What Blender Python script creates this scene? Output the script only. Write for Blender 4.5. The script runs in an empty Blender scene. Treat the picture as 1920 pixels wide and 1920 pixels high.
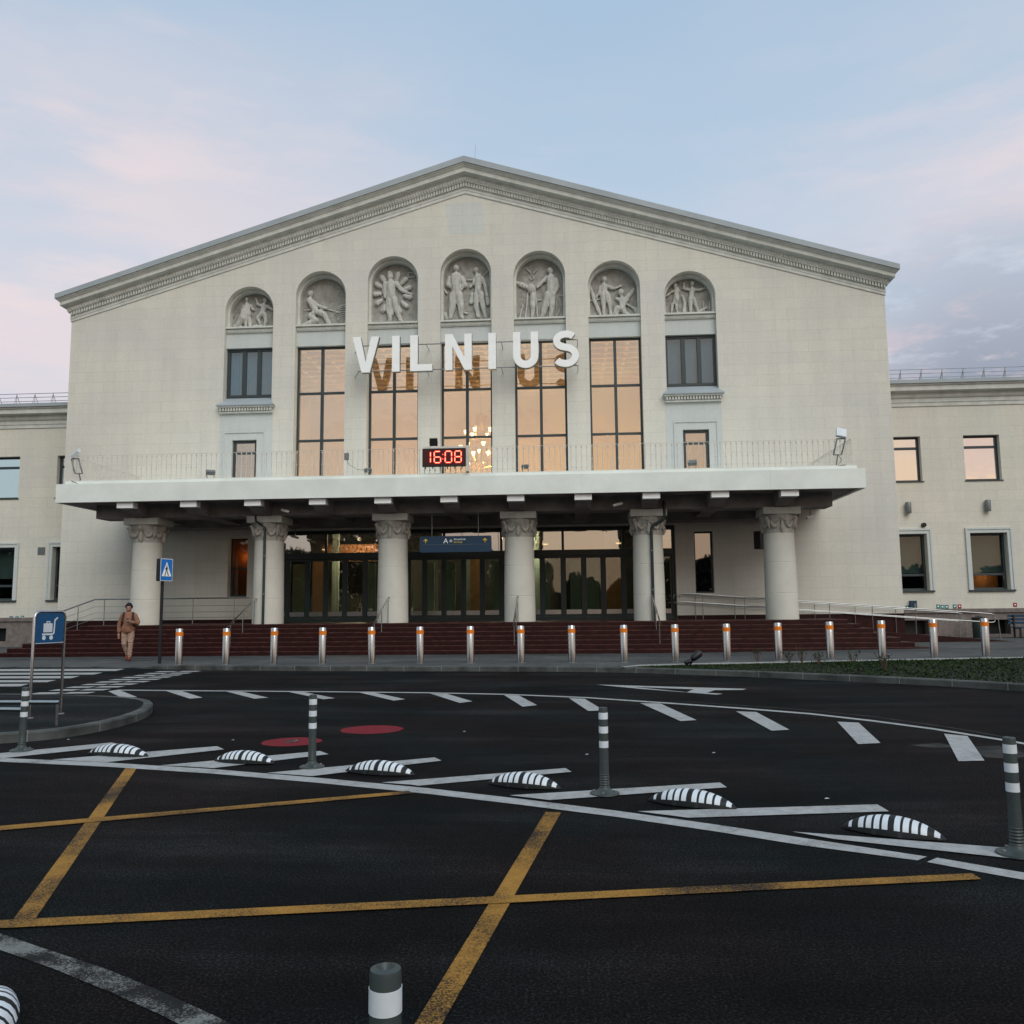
import bpy, bmesh, math, random
from mathutils import Vector, Matrix, noise as mnoise
random.seed(7)
C = bpy.context.scene.collection
R = math.radians
# ---------------------------------------------------------------- camera numbers
FPX, PITCH, ROLL, YAW, H = 1614.9, 0.11317, 0.009764, 0.066567, 1.55
Fw = Vector((-math.sin(YAW)*math.cos(PITCH), math.cos(YAW)*math.cos(PITCH), math.sin(PITCH)))
_r0 = Fw.cross(Vector((0, 0, 1))).normalized(); _u0 = _r0.cross(Fw)
Rt = _r0*math.cos(ROLL) - _u0*math.sin(ROLL); Up = _u0*math.cos(ROLL) + _r0*math.sin(ROLL)
def ray(x, y): return Fw*FPX + Rt*(x-960) - Up*(y-960)
def W(x, y, Y):
    d = ray(x, y); d = d*(Y/d.y); return Vector((d.x, Y, d.z+H))
def G(x, y, z=0.0):
    d = ray(x, y); d = d*((H-z)/-d.z); return Vector((d.x, d.y, z))

# ---------------------------------------------------------------- materials
def new_mat(name):
    m = bpy.data.materials.new(name); m.use_nodes = True
    nt = m.node_tree; nt.nodes.clear()
    out = nt.nodes.new('ShaderNodeOutputMaterial')
    return m, nt, out
def N(nt, t, **k):
    n = nt.nodes.new(t)
    for a, v in k.items():
        if a in n.inputs: n.inputs[a].default_value = v
        else: setattr(n, a, v)
    return n
def L(nt, a, b): nt.links.new(a, b)
def rgb(c): return (c[0], c[1], c[2], 1)
def pos(nt, scale=(1, 1, 1)):
    g = N(nt, 'ShaderNodeNewGeometry'); mp = N(nt, 'ShaderNodeMapping'); mp.inputs['Scale'].default_value = scale
    L(nt, g.outputs['Position'], mp.inputs['Vector']); return mp.outputs[0]
def noise(nt, vec, scale, detail=4, rough=.6):
    n = N(nt, 'ShaderNodeTexNoise'); n.inputs['Scale'].default_value = scale
    n.inputs['Detail'].default_value = detail; n.inputs['Roughness'].default_value = rough
    L(nt, vec, n.inputs['Vector']); return n.outputs['Fac']
def ramp(nt, fac, stops):
    r = N(nt, 'ShaderNodeValToRGB'); e = r.color_ramp.elements
    while len(e) < len(stops): e.new(.5)
    for i, (p, c) in enumerate(stops): e[i].position = p; e[i].color = rgb(c) if not isinstance(c, (int, float)) else (c, c, c, 1)
    L(nt, fac, r.inputs[0]); return r.outputs[0]
def mixc(nt, fac, a, b, mode='MIX'):
    m = N(nt, 'ShaderNodeMix', data_type='RGBA', blend_type=mode)
    for s, v in ((0, fac), (6, a), (7, b)):
        if hasattr(v, 'is_linked') or hasattr(v, 'links'): L(nt, v, m.inputs[s])
        else: m.inputs[s].default_value = v if isinstance(v, (int, float)) else rgb(v)
    return m.outputs[2]
def math_(nt, op, a, b=0.0, clamp=False):
    m = N(nt, 'ShaderNodeMath', operation=op, use_clamp=clamp)
    for i, v in enumerate((a, b)):
        if hasattr(v, 'links'): L(nt, v, m.inputs[i])
        else: m.inputs[i].default_value = v
    return m.outputs[0]
def bsdf(nt, out, col, rough=.7, metal=0., spec=.3, bump=None, bs=.2, bd=.01):
    b = N(nt, 'ShaderNodeBsdfPrincipled')
    for s, v in (('Base Color', col), ('Roughness', rough)):
        if hasattr(v, 'links'): L(nt, v, b.inputs[s])
        else: b.inputs[s].default_value = v if isinstance(v, (int, float)) else rgb(v)
    b.inputs['Metallic'].default_value = metal; b.inputs['Specular IOR Level'].default_value = spec
    if bump is not None:
        bp = N(nt, 'ShaderNodeBump'); bp.inputs['Strength'].default_value = bs; bp.inputs['Distance'].default_value = bd
        L(nt, bump, bp.inputs['Height']); L(nt, bp.outputs[0], b.inputs['Normal'])
    L(nt, b.outputs[0], out.inputs[0]); return b
def plain(name, c, rough=.6, metal=0., spec=.4, var=.15, sc=3., bs=.1):
    m, nt, out = new_mat(name); p = pos(nt)
    n = noise(nt, p, sc, 6)
    lo = tuple(v*(1-var) for v in c); hi = tuple(min(1, v*(1+var)) for v in c)
    col = ramp(nt, n, [(.3, lo), (.7, hi)])
    n2 = noise(nt, p, sc*22, 3)
    bsdf(nt, out, col, rough, metal, spec, n2, bs, .004); return m
def emit(name, c, s):
    m, nt, out = new_mat(name); e = N(nt, 'ShaderNodeEmission'); e.inputs[0].default_value = rgb(c); e.inputs[1].default_value = s
    L(nt, e.outputs[0], out.inputs[0]); return m
def stone(name, base, mortar=.72, w=1.3, h=.46, cvar=.022, grey=(.55, .57, .56)):
    m, nt, out = new_mat(name)
    g = N(nt, 'ShaderNodeNewGeometry'); s = N(nt, 'ShaderNodeSeparateXYZ'); L(nt, g.outputs['Position'], s.inputs[0])
    xy = math_(nt, 'ADD', s.outputs[0], s.outputs[1]); cb = N(nt, 'ShaderNodeCombineXYZ')
    L(nt, xy, cb.inputs[0]); L(nt, s.outputs[2], cb.inputs[1])
    br = N(nt, 'ShaderNodeTexBrick'); L(nt, cb.outputs[0], br.inputs['Vector'])
    br.inputs['Scale'].default_value = 1; br.inputs['Brick Width'].default_value = w; br.inputs['Row Height'].default_value = h
    br.inputs['Mortar Size'].default_value = .006; br.inputs['Mortar Smooth'].default_value = .6; br.inputs['Bias'].default_value = 0
    br.offset = .37; br.inputs['Color1'].default_value = rgb([v*(1-cvar) for v in base]); br.inputs['Color2'].default_value = rgb([min(1, v*(1+cvar)) for v in base])
    br.inputs['Mortar'].default_value = rgb([v*mortar for v in base])
    p = g.outputs['Position']
    big = noise(nt, p, .35, 5); col = mixc(nt, ramp(nt, big, [(.42, 0.), (.75, .55)]), br.outputs['Color'], grey)
    # vertical run-off stains
    mp = N(nt, 'ShaderNodeMapping'); mp.inputs['Scale'].default_value = (1.6, 1.6, .12); L(nt, p, mp.inputs[0])
    st = noise(nt, mp.outputs[0], 1.5, 6, .7); col = mixc(nt, 1., col, ramp(nt, st, [(.3, .93), (.6, 1.)]), 'MULTIPLY')
    fn = noise(nt, p, 9, 8, .7); col = mixc(nt, 1., col, ramp(nt, fn, [(.3, .93), (.7, 1.03)]), 'MULTIPLY')
    hgt = math_(nt, 'SUBTRACT', math_(nt, 'MULTIPLY', noise(nt, p, 14, 6, .7), .5), br.outputs['Fac'])
    bsdf(nt, out, col, .85, 0, .25, hgt, .35, .006); return m
def asphalt(name, c, patch=1.0):
    m, nt, out = new_mat(name); p = pos(nt)
    f = noise(nt, p, 70, 4, .85); b = noise(nt, p, .5, 5, .6); mdm = noise(nt, p, 9, 4, .7)
    col = ramp(nt, f, [(.36, tuple(v*.15 for v in c)), (.52, c), (.66, tuple(v*4.5 for v in c))])
    col = mixc(nt, 1., col, ramp(nt, b, [(.35, 1-.3*patch), (.65, 1+.5*patch)]), 'MULTIPLY')
    col = mixc(nt, 1., col, ramp(nt, mdm, [(.3, .8), (.7, 1.15)]), 'MULTIPLY')
    pp_ = pos(nt, (.16, .9, 1)); tr_ = noise(nt, pp_, 1.3, 5, .65); col = mixc(nt, 1., col, ramp(nt, tr_, [(.38, .7), (.53, 1.), (.68, 1.7)]), 'MULTIPLY')
    hue = noise(nt, p, .33, 3); col = mixc(nt, 1., col, ramp(nt, hue, [(.38, (.80, 1.08, 1.06)), (.62, (1.28, 1.0, .96))]), 'MULTIPLY')
    grit = N(nt, 'ShaderNodeTexVoronoi'); grit.inputs['Scale'].default_value = 26; L(nt, p, grit.inputs['Vector']); col = mixc(nt, ramp(nt, grit.outputs['Distance'], [(.0, .55), (.07, 0.)]), col, tuple(v*9 for v in c))
    bsdf(nt, out, col, ramp(nt, b, [(.35, .8), (.65, .95)]), 0, .05, f, 1., .012); return m
def paint(name, c, under, wear, sc=3.0, lo=.42, hi=.6, dirt=.25):
    m, nt, out = new_mat(name); p = pos(nt)
    big = noise(nt, p, sc, 3); f = noise(nt, p, 95, 4, .8); d = noise(nt, p, 12, 5)
    amt = math_(nt, 'ADD', math_(nt, 'MULTIPLY', big, wear), math_(nt, 'MULTIPLY', f, 1.))
    k = ramp(nt, amt, [(lo, 0.), (hi, 1.)])
    cc = mixc(nt, 1., c, ramp(nt, d, [(.3, 1-dirt), (.65, 1.)]), 'MULTIPLY')
    bsdf(nt, out, mixc(nt, k, cc, under), .75, 0, .2, f, .5, .004); return m
def glass(name, refl, tint=(.8, .85, .82), wav=.0, rcol=(1, 1, 1)):
    m, nt, out = new_mat(name)
    tr = N(nt, 'ShaderNodeBsdfTransparent'); tr.inputs[0].default_value = rgb(tint)
    gl = N(nt, 'ShaderNodeBsdfGlossy'); gl.inputs['Roughness'].default_value = .015; gl.inputs[0].default_value = rgb(rcol)
    if wav:
        p = pos(nt); n = noise(nt, p, .9, 2); bp = N(nt, 'ShaderNodeBump'); bp.inputs['Strength'].default_value = wav; bp.inputs['Distance'].default_value = .05
        L(nt, n, bp.inputs['Height']); L(nt, bp.outputs[0], gl.inputs['Normal'])
    mx = N(nt, 'ShaderNodeMixShader'); mx.inputs[0].default_value = refl
    L(nt, tr.outputs[0], mx.inputs[1]); L(nt, gl.outputs[0], mx.inputs[2]); L(nt, mx.outputs[0], out.inputs[0]); return m

M = {}
M['wall'] = stone('limestone_blocks', (.68, .665, .595))
M['wingwall'] = stone('limestone_blocks_wing', (.68, .655, .565))
M['trim'] = plain('painted_stone_trim', (.58, .60, .56), .8, var=.14, sc=2.5, spec=.2, bs=.3)
M['relief'] = plain('relief_plaster', (.50, .51, .48), .85, var=.12, sc=4, spec=.15, bs=.3)
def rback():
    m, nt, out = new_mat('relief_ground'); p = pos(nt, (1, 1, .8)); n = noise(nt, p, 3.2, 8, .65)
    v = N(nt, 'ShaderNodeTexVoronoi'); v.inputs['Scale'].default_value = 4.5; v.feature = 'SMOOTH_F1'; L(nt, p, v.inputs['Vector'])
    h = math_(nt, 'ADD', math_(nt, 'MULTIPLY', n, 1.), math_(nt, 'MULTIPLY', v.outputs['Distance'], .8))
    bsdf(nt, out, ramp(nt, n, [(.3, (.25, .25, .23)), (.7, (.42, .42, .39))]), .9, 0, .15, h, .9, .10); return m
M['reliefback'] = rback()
M['panel'] = stone('pale_plaster_panel', (.56, .61, .60), .9, 1.1, .46, .02)
M['roof'] = plain('zinc_roof', (.34, .39, .42), .5, metal=.0, var=.10, sc=1)
M['canopy'] = plain('canopy_sheet_metal', (.74, .79, .75), .55, var=.09, sc=.9, spec=.35, bs=.05)
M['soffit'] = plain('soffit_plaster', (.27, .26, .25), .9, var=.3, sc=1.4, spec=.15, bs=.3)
M['column'] = plain('column_render', (.60, .595, .54), .9, var=.07, sc=1.2, spec=.15, bs=.6)
M['carve'] = plain('carved_capital', (.43, .42, .38), .95, var=.25, sc=7, spec=.1, bs=.6)
M['frame'] = plain('dark_window_frame', (.035, .05, .055), .45, var=.1)
M['doorframe'] = plain('dark_door_frame', (.02, .035, .035), .4, var=.1)
M['steel'] = plain('brushed_steel', (.50, .50, .50), .24, metal=1., var=.06, sc=5, bs=.03)
M['rail'] = plain('rail_steel', (.33, .34, .34), .35, metal=.9, var=.1)
M['white'] = plain('white_enamel', (.90, .93, .93), .4, var=.04)
M['white2'] = plain('white_reflective', (.62, .68, .72), .45, var=.1, sc=8)
M['creammetal'] = plain('cream_painted_iron', (.62, .60, .54), .6, var=.15)
M['black'] = plain('black_plastic', (.010, .011, .013), .45, var=.2)
M['rubber'] = plain('black_rubber', (.006, .008, .009), .6, var=.3, bs=.3)
M['post'] = plain('grey_flexible_post', (.042, .056, .055), .45, var=.15)
M['galv'] = plain('galvanised_grey', (.20, .22, .22), .5, metal=.4)
M['orange'] = plain('orange_band', (.75, .20, .01), .5, var=.1)
M['blue'] = plain('sign_blue', (.008, .075, .19), .4, var=.04)
M['blue2'] = plain('crossing_blue', (.012, .17, .55), .4, var=.04)
M['navy'] = plain('hanging_sign_blue', (.010, .040, .085), .4, var=.06)
M['yellowtxt'] = plain('yellow_print', (.75, .55, .03), .5, var=.04)
M['granite'] = plain('red_granite', (.022, .004, .004), .5, var=.5, sc=6, spec=.2)
M['granitetop'] = plain('worn_granite_edge', (.060, .024, .020), .5, var=.7, sc=5, spec=.25)
M['plinth'] = plain('plinth_granite', (.17, .145, .135), .8, var=.3, sc=5)
M['interior'] = plain('hall_plaster', (.62, .50, .36), .8, var=.05, sc=.5)
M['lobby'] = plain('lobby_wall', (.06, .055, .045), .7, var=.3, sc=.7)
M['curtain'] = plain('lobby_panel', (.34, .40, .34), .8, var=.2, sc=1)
M['blind'] = plain('vertical_blinds', (.66, .68, .70), .8, var=.06)
M['asphalt'] = asphalt('asphalt_fresh', (.0084, .0086, .0090), 1.25)
M['pave'] = None
M['kerb'] = plain('concrete_kerb', (.060, .067, .064), .9, var=.65, sc=1.9, bs=.6)
M['island'] = asphalt('island_asphalt', (.0135, .015, .0165), .6)
AU = (.0075, .008, .0083)
M['wpaint'] = paint('white_line_paint', (.40, .415, .41), AU, .5, 2.2, lo=.80, hi=1.0, dirt=.3)
M['gpaint'] = paint('worn_white_paint', (.19, .20, .19), AU, .9, 4, lo=.86, hi=1.08)
M['ypaint'] = paint('worn_yellow_paint', (.37, .19, .034), AU, .76, 1.1, lo=.82, hi=1.25)
M['rpaint'] = paint('red_disc_paint', (.19, .009, .018), AU, .4, 5, lo=.76, hi=1.05)
M['soil'] = plain('dark_lawn', (.007, .010, .005), .95, var=.5, sc=4, bs=1)
def grassmat():
    m, nt, out = new_mat('grass_blades'); p = pos(nt); n = noise(nt, p, 2.5, 5)
    c = ramp(nt, n, [(.3, (.006, .011, .004)), (.55, (.018, .038, .008)), (.72, (.045, .07, .018))]); bsdf(nt, out, c, .8, 0, .15); return m
M['grass'] = grassmat()
M['twig'] = plain('dry_twig', (.09, .06, .045), .9)
M['leafdark'] = plain('tree_leaf_dark', (.018, .026, .014), .9, var=.5, sc=1)
M['glass_hall'] = glass('hall_glass', .40, (.90, .90, .86), .16, (1., .98, .88))
M['glass_wing'] = glass('wing_glass', .86, (.25, .3, .3), .12, (.95, .97, 1.))
M['glass_wing2'] = glass('lower_wing_glass', .05, (.62, .70, .70), .05)
M['glass_side'] = glass('side_window_glass', .12, (.54, .68, .74), .08)
M['glass_door'] = glass('door_glass', .08, (.72, .80, .75), .06)
M['glass_transom'] = glass('transom_glass', .40, (.6, .62, .58), .05)
M['lamp'] = emit('lamp_shade_glow', (1, .70, .36), 9)
M['lampdim'] = emit('small_lobby_lamp', (1, .62, .28), 5)
M['digits'] = emit('red_led', (1.0, .045, .03), 2.6)
M['digitcore'] = emit('led_core', (1.0, .42, .25), 2.6)
M['clockface'] = plain('clock_face', (.05, .0015, .006), .3, var=.1)
M['skin'] = plain('skin', (.32, .16, .11), .6, var=.1)
M['jacket'] = plain('tan_jacket', (.26, .125, .075), .85, var=.18, sc=9, bs=.5)
M['trouser'] = plain('beige_trousers', (.36, .24, .18), .85, var=.15, sc=9, bs=.5)
M['shoe'] = plain('orange_shoes', (.22, .045, .018), .7)
M['knit'] = plain('navy_knit', (.010, .011, .022), .9)
M['redcloth'] = plain('red_cloth', (.45, .02, .03), .8)
M['rollblind'] = plain('grey_roller_blind', (.20, .21, .195), .9, var=.1)
M['teal'] = plain('teal_plate', (.05, .20, .20), .5)
M['redplate'] = plain('red_plate', (.30, .02, .03), .5)
M['vent'] = plain('vent_metal', (.18, .2, .2), .5, metal=.5)
def paving():
    m, nt, out = new_mat('paving_slabs'); p = pos(nt)
    br = N(nt, 'ShaderNodeTexBrick'); L(nt, p, br.inputs['Vector']); br.inputs['Scale'].default_value = 1
    br.inputs['Brick Width'].default_value = .6; br.inputs['Row Height'].default_value = .3; br.inputs['Mortar Size'].default_value = .008
    br.inputs['Color1'].default_value = rgb((.070, .076, .076)); br.inputs['Color2'].default_value = rgb((.095, .10, .10)); br.inputs['Mortar'].default_value = rgb((.035, .037, .038))
    col = mixc(nt, 1., br.outputs['Color'], ramp(nt, noise(nt, p, .6, 5), [(.3, .65), (.7, 1.2)]), 'MULTIPLY')
    bsdf(nt, out, col, .8, 0, .25, noise(nt, p, 40, 4), .4, .004); return m
M['pave'] = paving()

# ---------------------------------------------------------------- object helpers
def tag(o, label=None, cat=None, group=None, kind=None):
    if label: o['label'] = label
    if cat: o['category'] = cat
    if group: o['group'] = group
    if kind: o['kind'] = kind
    return o
def thing(name, loc, label, cat, group=None):
    o = bpy.data.objects.new(name, None); o.empty_display_size = .3; o.location = loc; C.objects.link(o)
    return tag(o, label, cat, group)
def wloc(o):
    v = Vector((0, 0, 0))
    while o: v = v + Vector(o.location); o = o.parent
    return v
class MB:
    def __init__(s): s.v = []; s.f = []; s.m = []; s.mi = 0
    def add(s, vs, fs):
        b = len(s.v); s.v += [Vector(q) for q in vs]; s.f += [tuple(b+i for i in f) for f in fs]; s.m += [s.mi]*len(fs); return s
    def box(s, x0, x1, y0, y1, z0, z1):
        return s.add([(x0, y0, z0), (x1, y0, z0), (x1, y1, z0), (x0, y1, z0), (x0, y0, z1), (x1, y0, z1), (x1, y1, z1), (x0, y1, z1)],
                     [(0, 3, 2, 1), (4, 5, 6, 7), (0, 1, 5, 4), (1, 2, 6, 5), (2, 3, 7, 6), (3, 0, 4, 7)])
    def hexa(s, p):   # 8 points: bottom loop, top loop
        return s.add(p, [(0, 3, 2, 1), (4, 5, 6, 7), (0, 1, 5, 4), (1, 2, 6, 5), (2, 3, 7, 6), (3, 0, 4, 7)])
    def cone(s, a, b, r0, r1, n=12, cap=True):
        a = Vector(a); b = Vector(b); d = (b-a).normalized()
        u = d.cross(Vector((0, 0, 1)) if abs(d.z) < .9 else Vector((1, 0, 0))).normalized(); w = d.cross(u)
        vs = []
        for c, r in ((a, r0), (b, r1)):
            for i in range(n):
                t = 2*math.pi*i/n; vs.append(c+u*r*math.cos(t)+w*r*math.sin(t))
        fs = [(i, (i+1) % n, n+(i+1) % n, n+i) for i in range(n)]
        if cap: fs += [tuple(range(n-1, -1, -1)), tuple(range(n, 2*n))]
        return s.add(vs, fs)
    def tube(s, pts, r, n=8):
        pts = [Vector(p) for p in pts]; rs = r if isinstance(r, (list, tuple)) else [r]*len(pts)
        vs = []; prev = None
        for i, p in enumerate(pts):
            d = ((pts[min(i+1, len(pts)-1)]-p).normalized() + (p-pts[max(i-1, 0)]).normalized())
            d = d.normalized() if d.length > 1e-6 else Vector((0, 0, 1))
            if prev is None: u = d.cross(Vector((0, 0, 1)) if abs(d.z) < .9 else Vector((1, 0, 0))).normalized()
            else: u = (prev-d*prev.dot(d)).normalized()
            prev = u; w = d.cross(u)
            for k in range(n):
                t = 2*math.pi*k/n; vs.append(p+(u*math.cos(t)+w*math.sin(t))*rs[i])
        m = len(pts); fs = []
        for i in range(m-1):
            for k in range(n): fs.append((i*n+k, i*n+(k+1) % n, (i+1)*n+(k+1) % n, (i+1)*n+k))
        fs += [tuple(range(n-1, -1, -1)), tuple(range((m-1)*n, m*n))]
        return s.add(vs, fs)
    def lathe(s, prof, cx=0, cy=0, n=32):
        vs = []; 
        for r, z in prof:
            for k in range(n):
                t = 2*math.pi*k/n; vs.append((cx+r*math.cos(t), cy+r*math.sin(t), z))
        fs = [(i*n+k, i*n+(k+1) % n, (i+1)*n+(k+1) % n, (i+1)*n+k) for i in range(len(prof)-1) for k in range(n)]
        fs += [tuple(range(n-1, -1, -1)), tuple(range((len(prof)-1)*n, len(prof)*n))]
        return s.add(vs, fs)
    def ball(s, c, r, n=10, m=6, sc=(1, 1, 1)):
        prof = []
        vs = []
        for i in range(m+1):
            a = -math.pi/2+math.pi*i/m*.999+.0008
            for k in range(n):
                t = 2*math.pi*k/n; vs.append((c[0]+r*sc[0]*math.cos(a)*math.cos(t), c[1]+r*sc[1]*math.cos(a)*math.sin(t), c[2]+r*sc[2]*math.sin(a)))
        fs = [(i*n+k, i*n+(k+1) % n, (i+1)*n+(k+1) % n, (i+1)*n+k) for i in range(m) for k in range(n)]
        fs += [tuple(range(n-1, -1, -1)), tuple(range(m*n, (m+1)*n))]
        return s.add(vs, fs)
    def capsule(s, a, b, r0, r1, n=10):
        a = Vector(a); b = Vector(b); d = b-a
        if d.length < 1e-4: return s.ball(a, r0)
        d.normalize(); pts = []; rs = []
        for k in range(4): t = math.pi/2*(1-k/4)*.97; pts.append(a-d*r0*math.sin(t)); rs.append(r0*math.cos(t))
        pts.append(a); rs.append(r0); pts.append(b); rs.append(r1)
        for k in range(1, 5): t = math.pi/2*(k/4)*.97; pts.append(b+d*r1*math.sin(t)); rs.append(r1*math.cos(t))
        return s.tube(pts, rs, n)
    def quad(s, a, b, c, d): return s.add([a, b, c, d], [(0, 1, 2, 3)])
    def mesh(s, name, org=Vector((0, 0, 0)), smooth=False):
        me = bpy.data.meshes.new(name); me.from_pydata([v-org for v in s.v], [], s.f); me.update()
        me.polygons.foreach_set('material_index', s.m)
        if smooth: me.polygons.foreach_set('use_smooth', [True]*len(me.polygons))
        bm = bmesh.new(); bm.from_mesh(me); bmesh.ops.recalc_face_normals(bm, faces=bm.faces); bm.to_mesh(me); bm.free()
        return me
    def build(s, name, mats, parent=None, smooth=False, bevel=0, recalc=True):
        if parent is not None: org = wloc(parent)
        else:
            xs = [v.x for v in s.v]; ys = [v.y for v in s.v]; org = Vector(((min(xs)+max(xs))/2, (min(ys)+max(ys))/2, min(v.z for v in s.v)))
        me = s.mesh(name, org, smooth)
        return link(name, me, mats, parent, org, bevel, smooth)
def link(name, me, mats, parent=None, org=Vector((0, 0, 0)), bevel=0, smooth=False):
    if not isinstance(mats, (list, tuple)): mats = [mats]
    idx = [p.material_index for p in me.polygons]
    me.materials.clear()
    for m in mats: me.materials.append(M[m] if isinstance(m, str) else m)
    me.polygons.foreach_set('material_index', idx if len(mats) > 1 else [0]*len(idx))
    o = bpy.data.objects.new(name, me); C.objects.link(o)
    if parent is not None: o.parent = parent
    else: o.location = org
    if bevel:
        b = o.modifiers.new('bevel', 'BEVEL'); b.width = bevel; b.segments = 2; b.limit_method = 'ANGLE'; b.angle_limit = R(40)
    if smooth:
        try: me.set_sharp_from_angle(angle=R(38))
        except Exception: pass
    return o
def struct(o, stuff=False): o['kind'] = 'stuff' if stuff else 'structure'; return o
def eval_mesh(obj):
    C.objects.link(obj) if obj.name not in C.objects else None
    dg = bpy.context.evaluated_depsgraph_get(); dg.update()
    me = bpy.data.meshes.new_from_object(obj.evaluated_get(dg)); 
    d = obj.data; bpy.data.objects.remove(obj)
    return me
def prism(outer, holes, y0, y1, mb):
    """polygon with holes in the X-Z plane, extruded between y0 and y1"""
    cu = bpy.data.curves.new('tmp', 'CURVE'); cu.dimensions = '2D'; cu.fill_mode = 'BOTH'; cu.extrude = (y1-y0)/2
    for pl in [outer]+list(holes):
        sp = cu.splines.new('POLY'); sp.points.add(len(pl)-1)
        for i, (x, z) in enumerate(pl): sp.points[i].co = (x, z, 0, 1)
        sp.use_cyclic_u = True
    ob = bpy.data.objects.new('tmp', cu); me = eval_mesh(ob)
    ym = (y0+y1)/2
    mb.add([(v.co.x, ym-v.co.z, v.co.y) for v in me.vertices], [tuple(p.vertices) for p in me.polygons])
    bpy.data.meshes.remove(me); bpy.data.curves.remove(cu); return mb
def text_mesh(s, size, ext=.004, shear=0.):
    cu = bpy.data.curves.new('tmp', 'FONT'); cu.body = s; cu.size = size; cu.extrude = ext; cu.align_x = 'LEFT'; cu.shear = shear
    ob = bpy.data.objects.new('tmp', cu); me = eval_mesh(ob)
    vs = [v.co.copy() for v in me.vertices]; fs = [tuple(p.vertices) for p in me.polygons]
    bpy.data.meshes.remove(me); bpy.data.curves.remove(cu); return vs, fs
def copy_tree(o, parent=None):
    c = o.copy(); C.objects.link(c)
    if parent is not None: c.parent = parent
    for ch in list(o.children): copy_tree(ch, c)
    return c
def remeshed(mb, voxel, smooth_it=4):
    me = bpy.data.meshes.new('tmp'); me.from_pydata([tuple(v) for v in mb.v], [], mb.f); me.update()
    bm = bmesh.new(); bm.from_mesh(me); bmesh.ops.recalc_face_normals(bm, faces=bm.faces); bm.to_mesh(me); bm.free()
    ob = bpy.data.objects.new('tmp', me)
    r = ob.modifiers.new('r', 'REMESH'); r.mode = 'VOXEL'; r.voxel_size = voxel
    s = ob.modifiers.new('s', 'SMOOTH'); s.iterations = smooth_it; s.factor = .5
    m2 = eval_mesh(ob); m2.polygons.foreach_set('use_smooth', [True]*len(m2.polygons)); return m2
def arch(cx, w, zb, zt, n=24):
    r = w/2; zs = zt-r
    return [(cx-r, zb), (cx+r, zb)]+[(cx+r*math.cos(math.pi*i/n), zs+r*math.sin(math.pi*i/n)) for i in range(n+1)]
def rect(x0, x1, z0, z1): return [(x0, z0), (x1, z0), (x1, z1), (x0, z1)]

# ================================================================ the terminal
DW, DC, DF, XC = 35.1, 31.75, 29.75, -4.22
XL, XR, ZE, ZA = -21.55, 13.08, 14.24, 19.38
ZP = 1.12                                     # platform level
SL = (ZA-ZE)/(XC-XL)
term = thing('terminal_building', (XC, 45, 0), 'cream limestone terminal hall with wide gable, seven arched niches and columned porch', 'building')
bays = [XC+3.13*k for k in range(-3, 4)]
ztop = {0: 16.91, 1: 16.70, 2: 16.15, 3: 15.57}
holes = []
for k in range(-3, 4):
    x = XC+3.13*k
    if abs(k) == 3: holes.append(arch(x, 2.12, 10.44, ztop[3]))
    else: holes.append(arch(x, 2.18, 6.0, ztop[abs(k)]))
for s in (-1, 1):
    xd = XC+s*9.46
    holes.append(rect(xd-.53, xd+.53, 6.0, 8.82))
GX0, GX1 = -12.7, 4.26
holes.append(rect(GX0, GX1, ZP, 4.92))
holes.append(rect(-14.25, -13.42, 2.2, 4.65)); holes.append(rect(5.02, 5.76, 2.15, 4.63))
outer = [(XL, .1), (XR, .1), (XR, ZE+.3), (XC, ZA+.3), (XL, ZE+.3)]
mb = prism(outer, holes, DW, DW+.55, MB()); mb.build('front_wall', 'wall', term)
b = MB(); BK = 60.
b.box(XL, XL+.5, DW+.55, BK, .1, ZE+.2); b.box(XR-.5, XR, DW+.55, BK, .1, ZE+.2); b.box(XL+.5, XR-.5, BK-.5, BK, .1, ZE+.2)
b.build('side_wall', 'wall', term)
for xa_, xb_ in ((XL, GX0-.001), (GX1+.001, XR)): MB().box(xa_, xb_, DW-.05, DW-.001, .1, 1.27).build('base_course', 'granite', term)
# cornice swept round the gable: (out, up) profile
prof = [(-.05, -.02), (.04, .0), (.04, .13), (.06, .14), (.06, .27), (.05, .28), (.05, .46), (.15, .48), (.17, .52), (.20, .70), (.24, .73), (.25, .76), (.42, .79), (.44, .80), (.44, .97), (.47, .99), (.53, 1.06), (.58, 1.09), (.58, 1.13), (-.05, 1.13)]
def sweep(path, prof, mb):
    """path: list of (point, outvec); prof (out, up)"""
    n = len(prof); vs = []
    for it in path:
        p, o = it[0], it[1]; hs = it[2] if len(it) > 2 else 1.
        for a, h in prof: vs.append(Vector(p)+Vector(o)*a+Vector((0, 0, h*hs)))
    fs = [(i*n+k, i*n+(k+1) % n, (i+1)*n+(k+1) % n, (i+1)*n+k) for i in range(len(path)-1) for k in range(n)]
    fs += [tuple(range(n-1, -1, -1)), tuple(range((len(path)-1)*n, len(path)*n))]
    return mb.add(vs, fs)
cornL = Vector((-.5, -1, -.5*SL)); cornR = Vector((.5, -1, -.5*SL))
cornL = Vector((-.7, -1, -.7*SL)); cornR = Vector((.7, -1, -.7*SL))
path = [((XL, BK, ZE), (-.7, 0, -.7*SL), .86), ((XL, DW, ZE), cornL, .86), ((XC, DW, ZA), (0, -1, 0)), ((XR, DW, ZE), cornR, .86), ((XR, BK, ZE), (.7, 0, -.7*SL), .86)]
corn = sweep(path, prof, MB()).build('gable_cornice', 'trim', term)
dn = MB()
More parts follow.
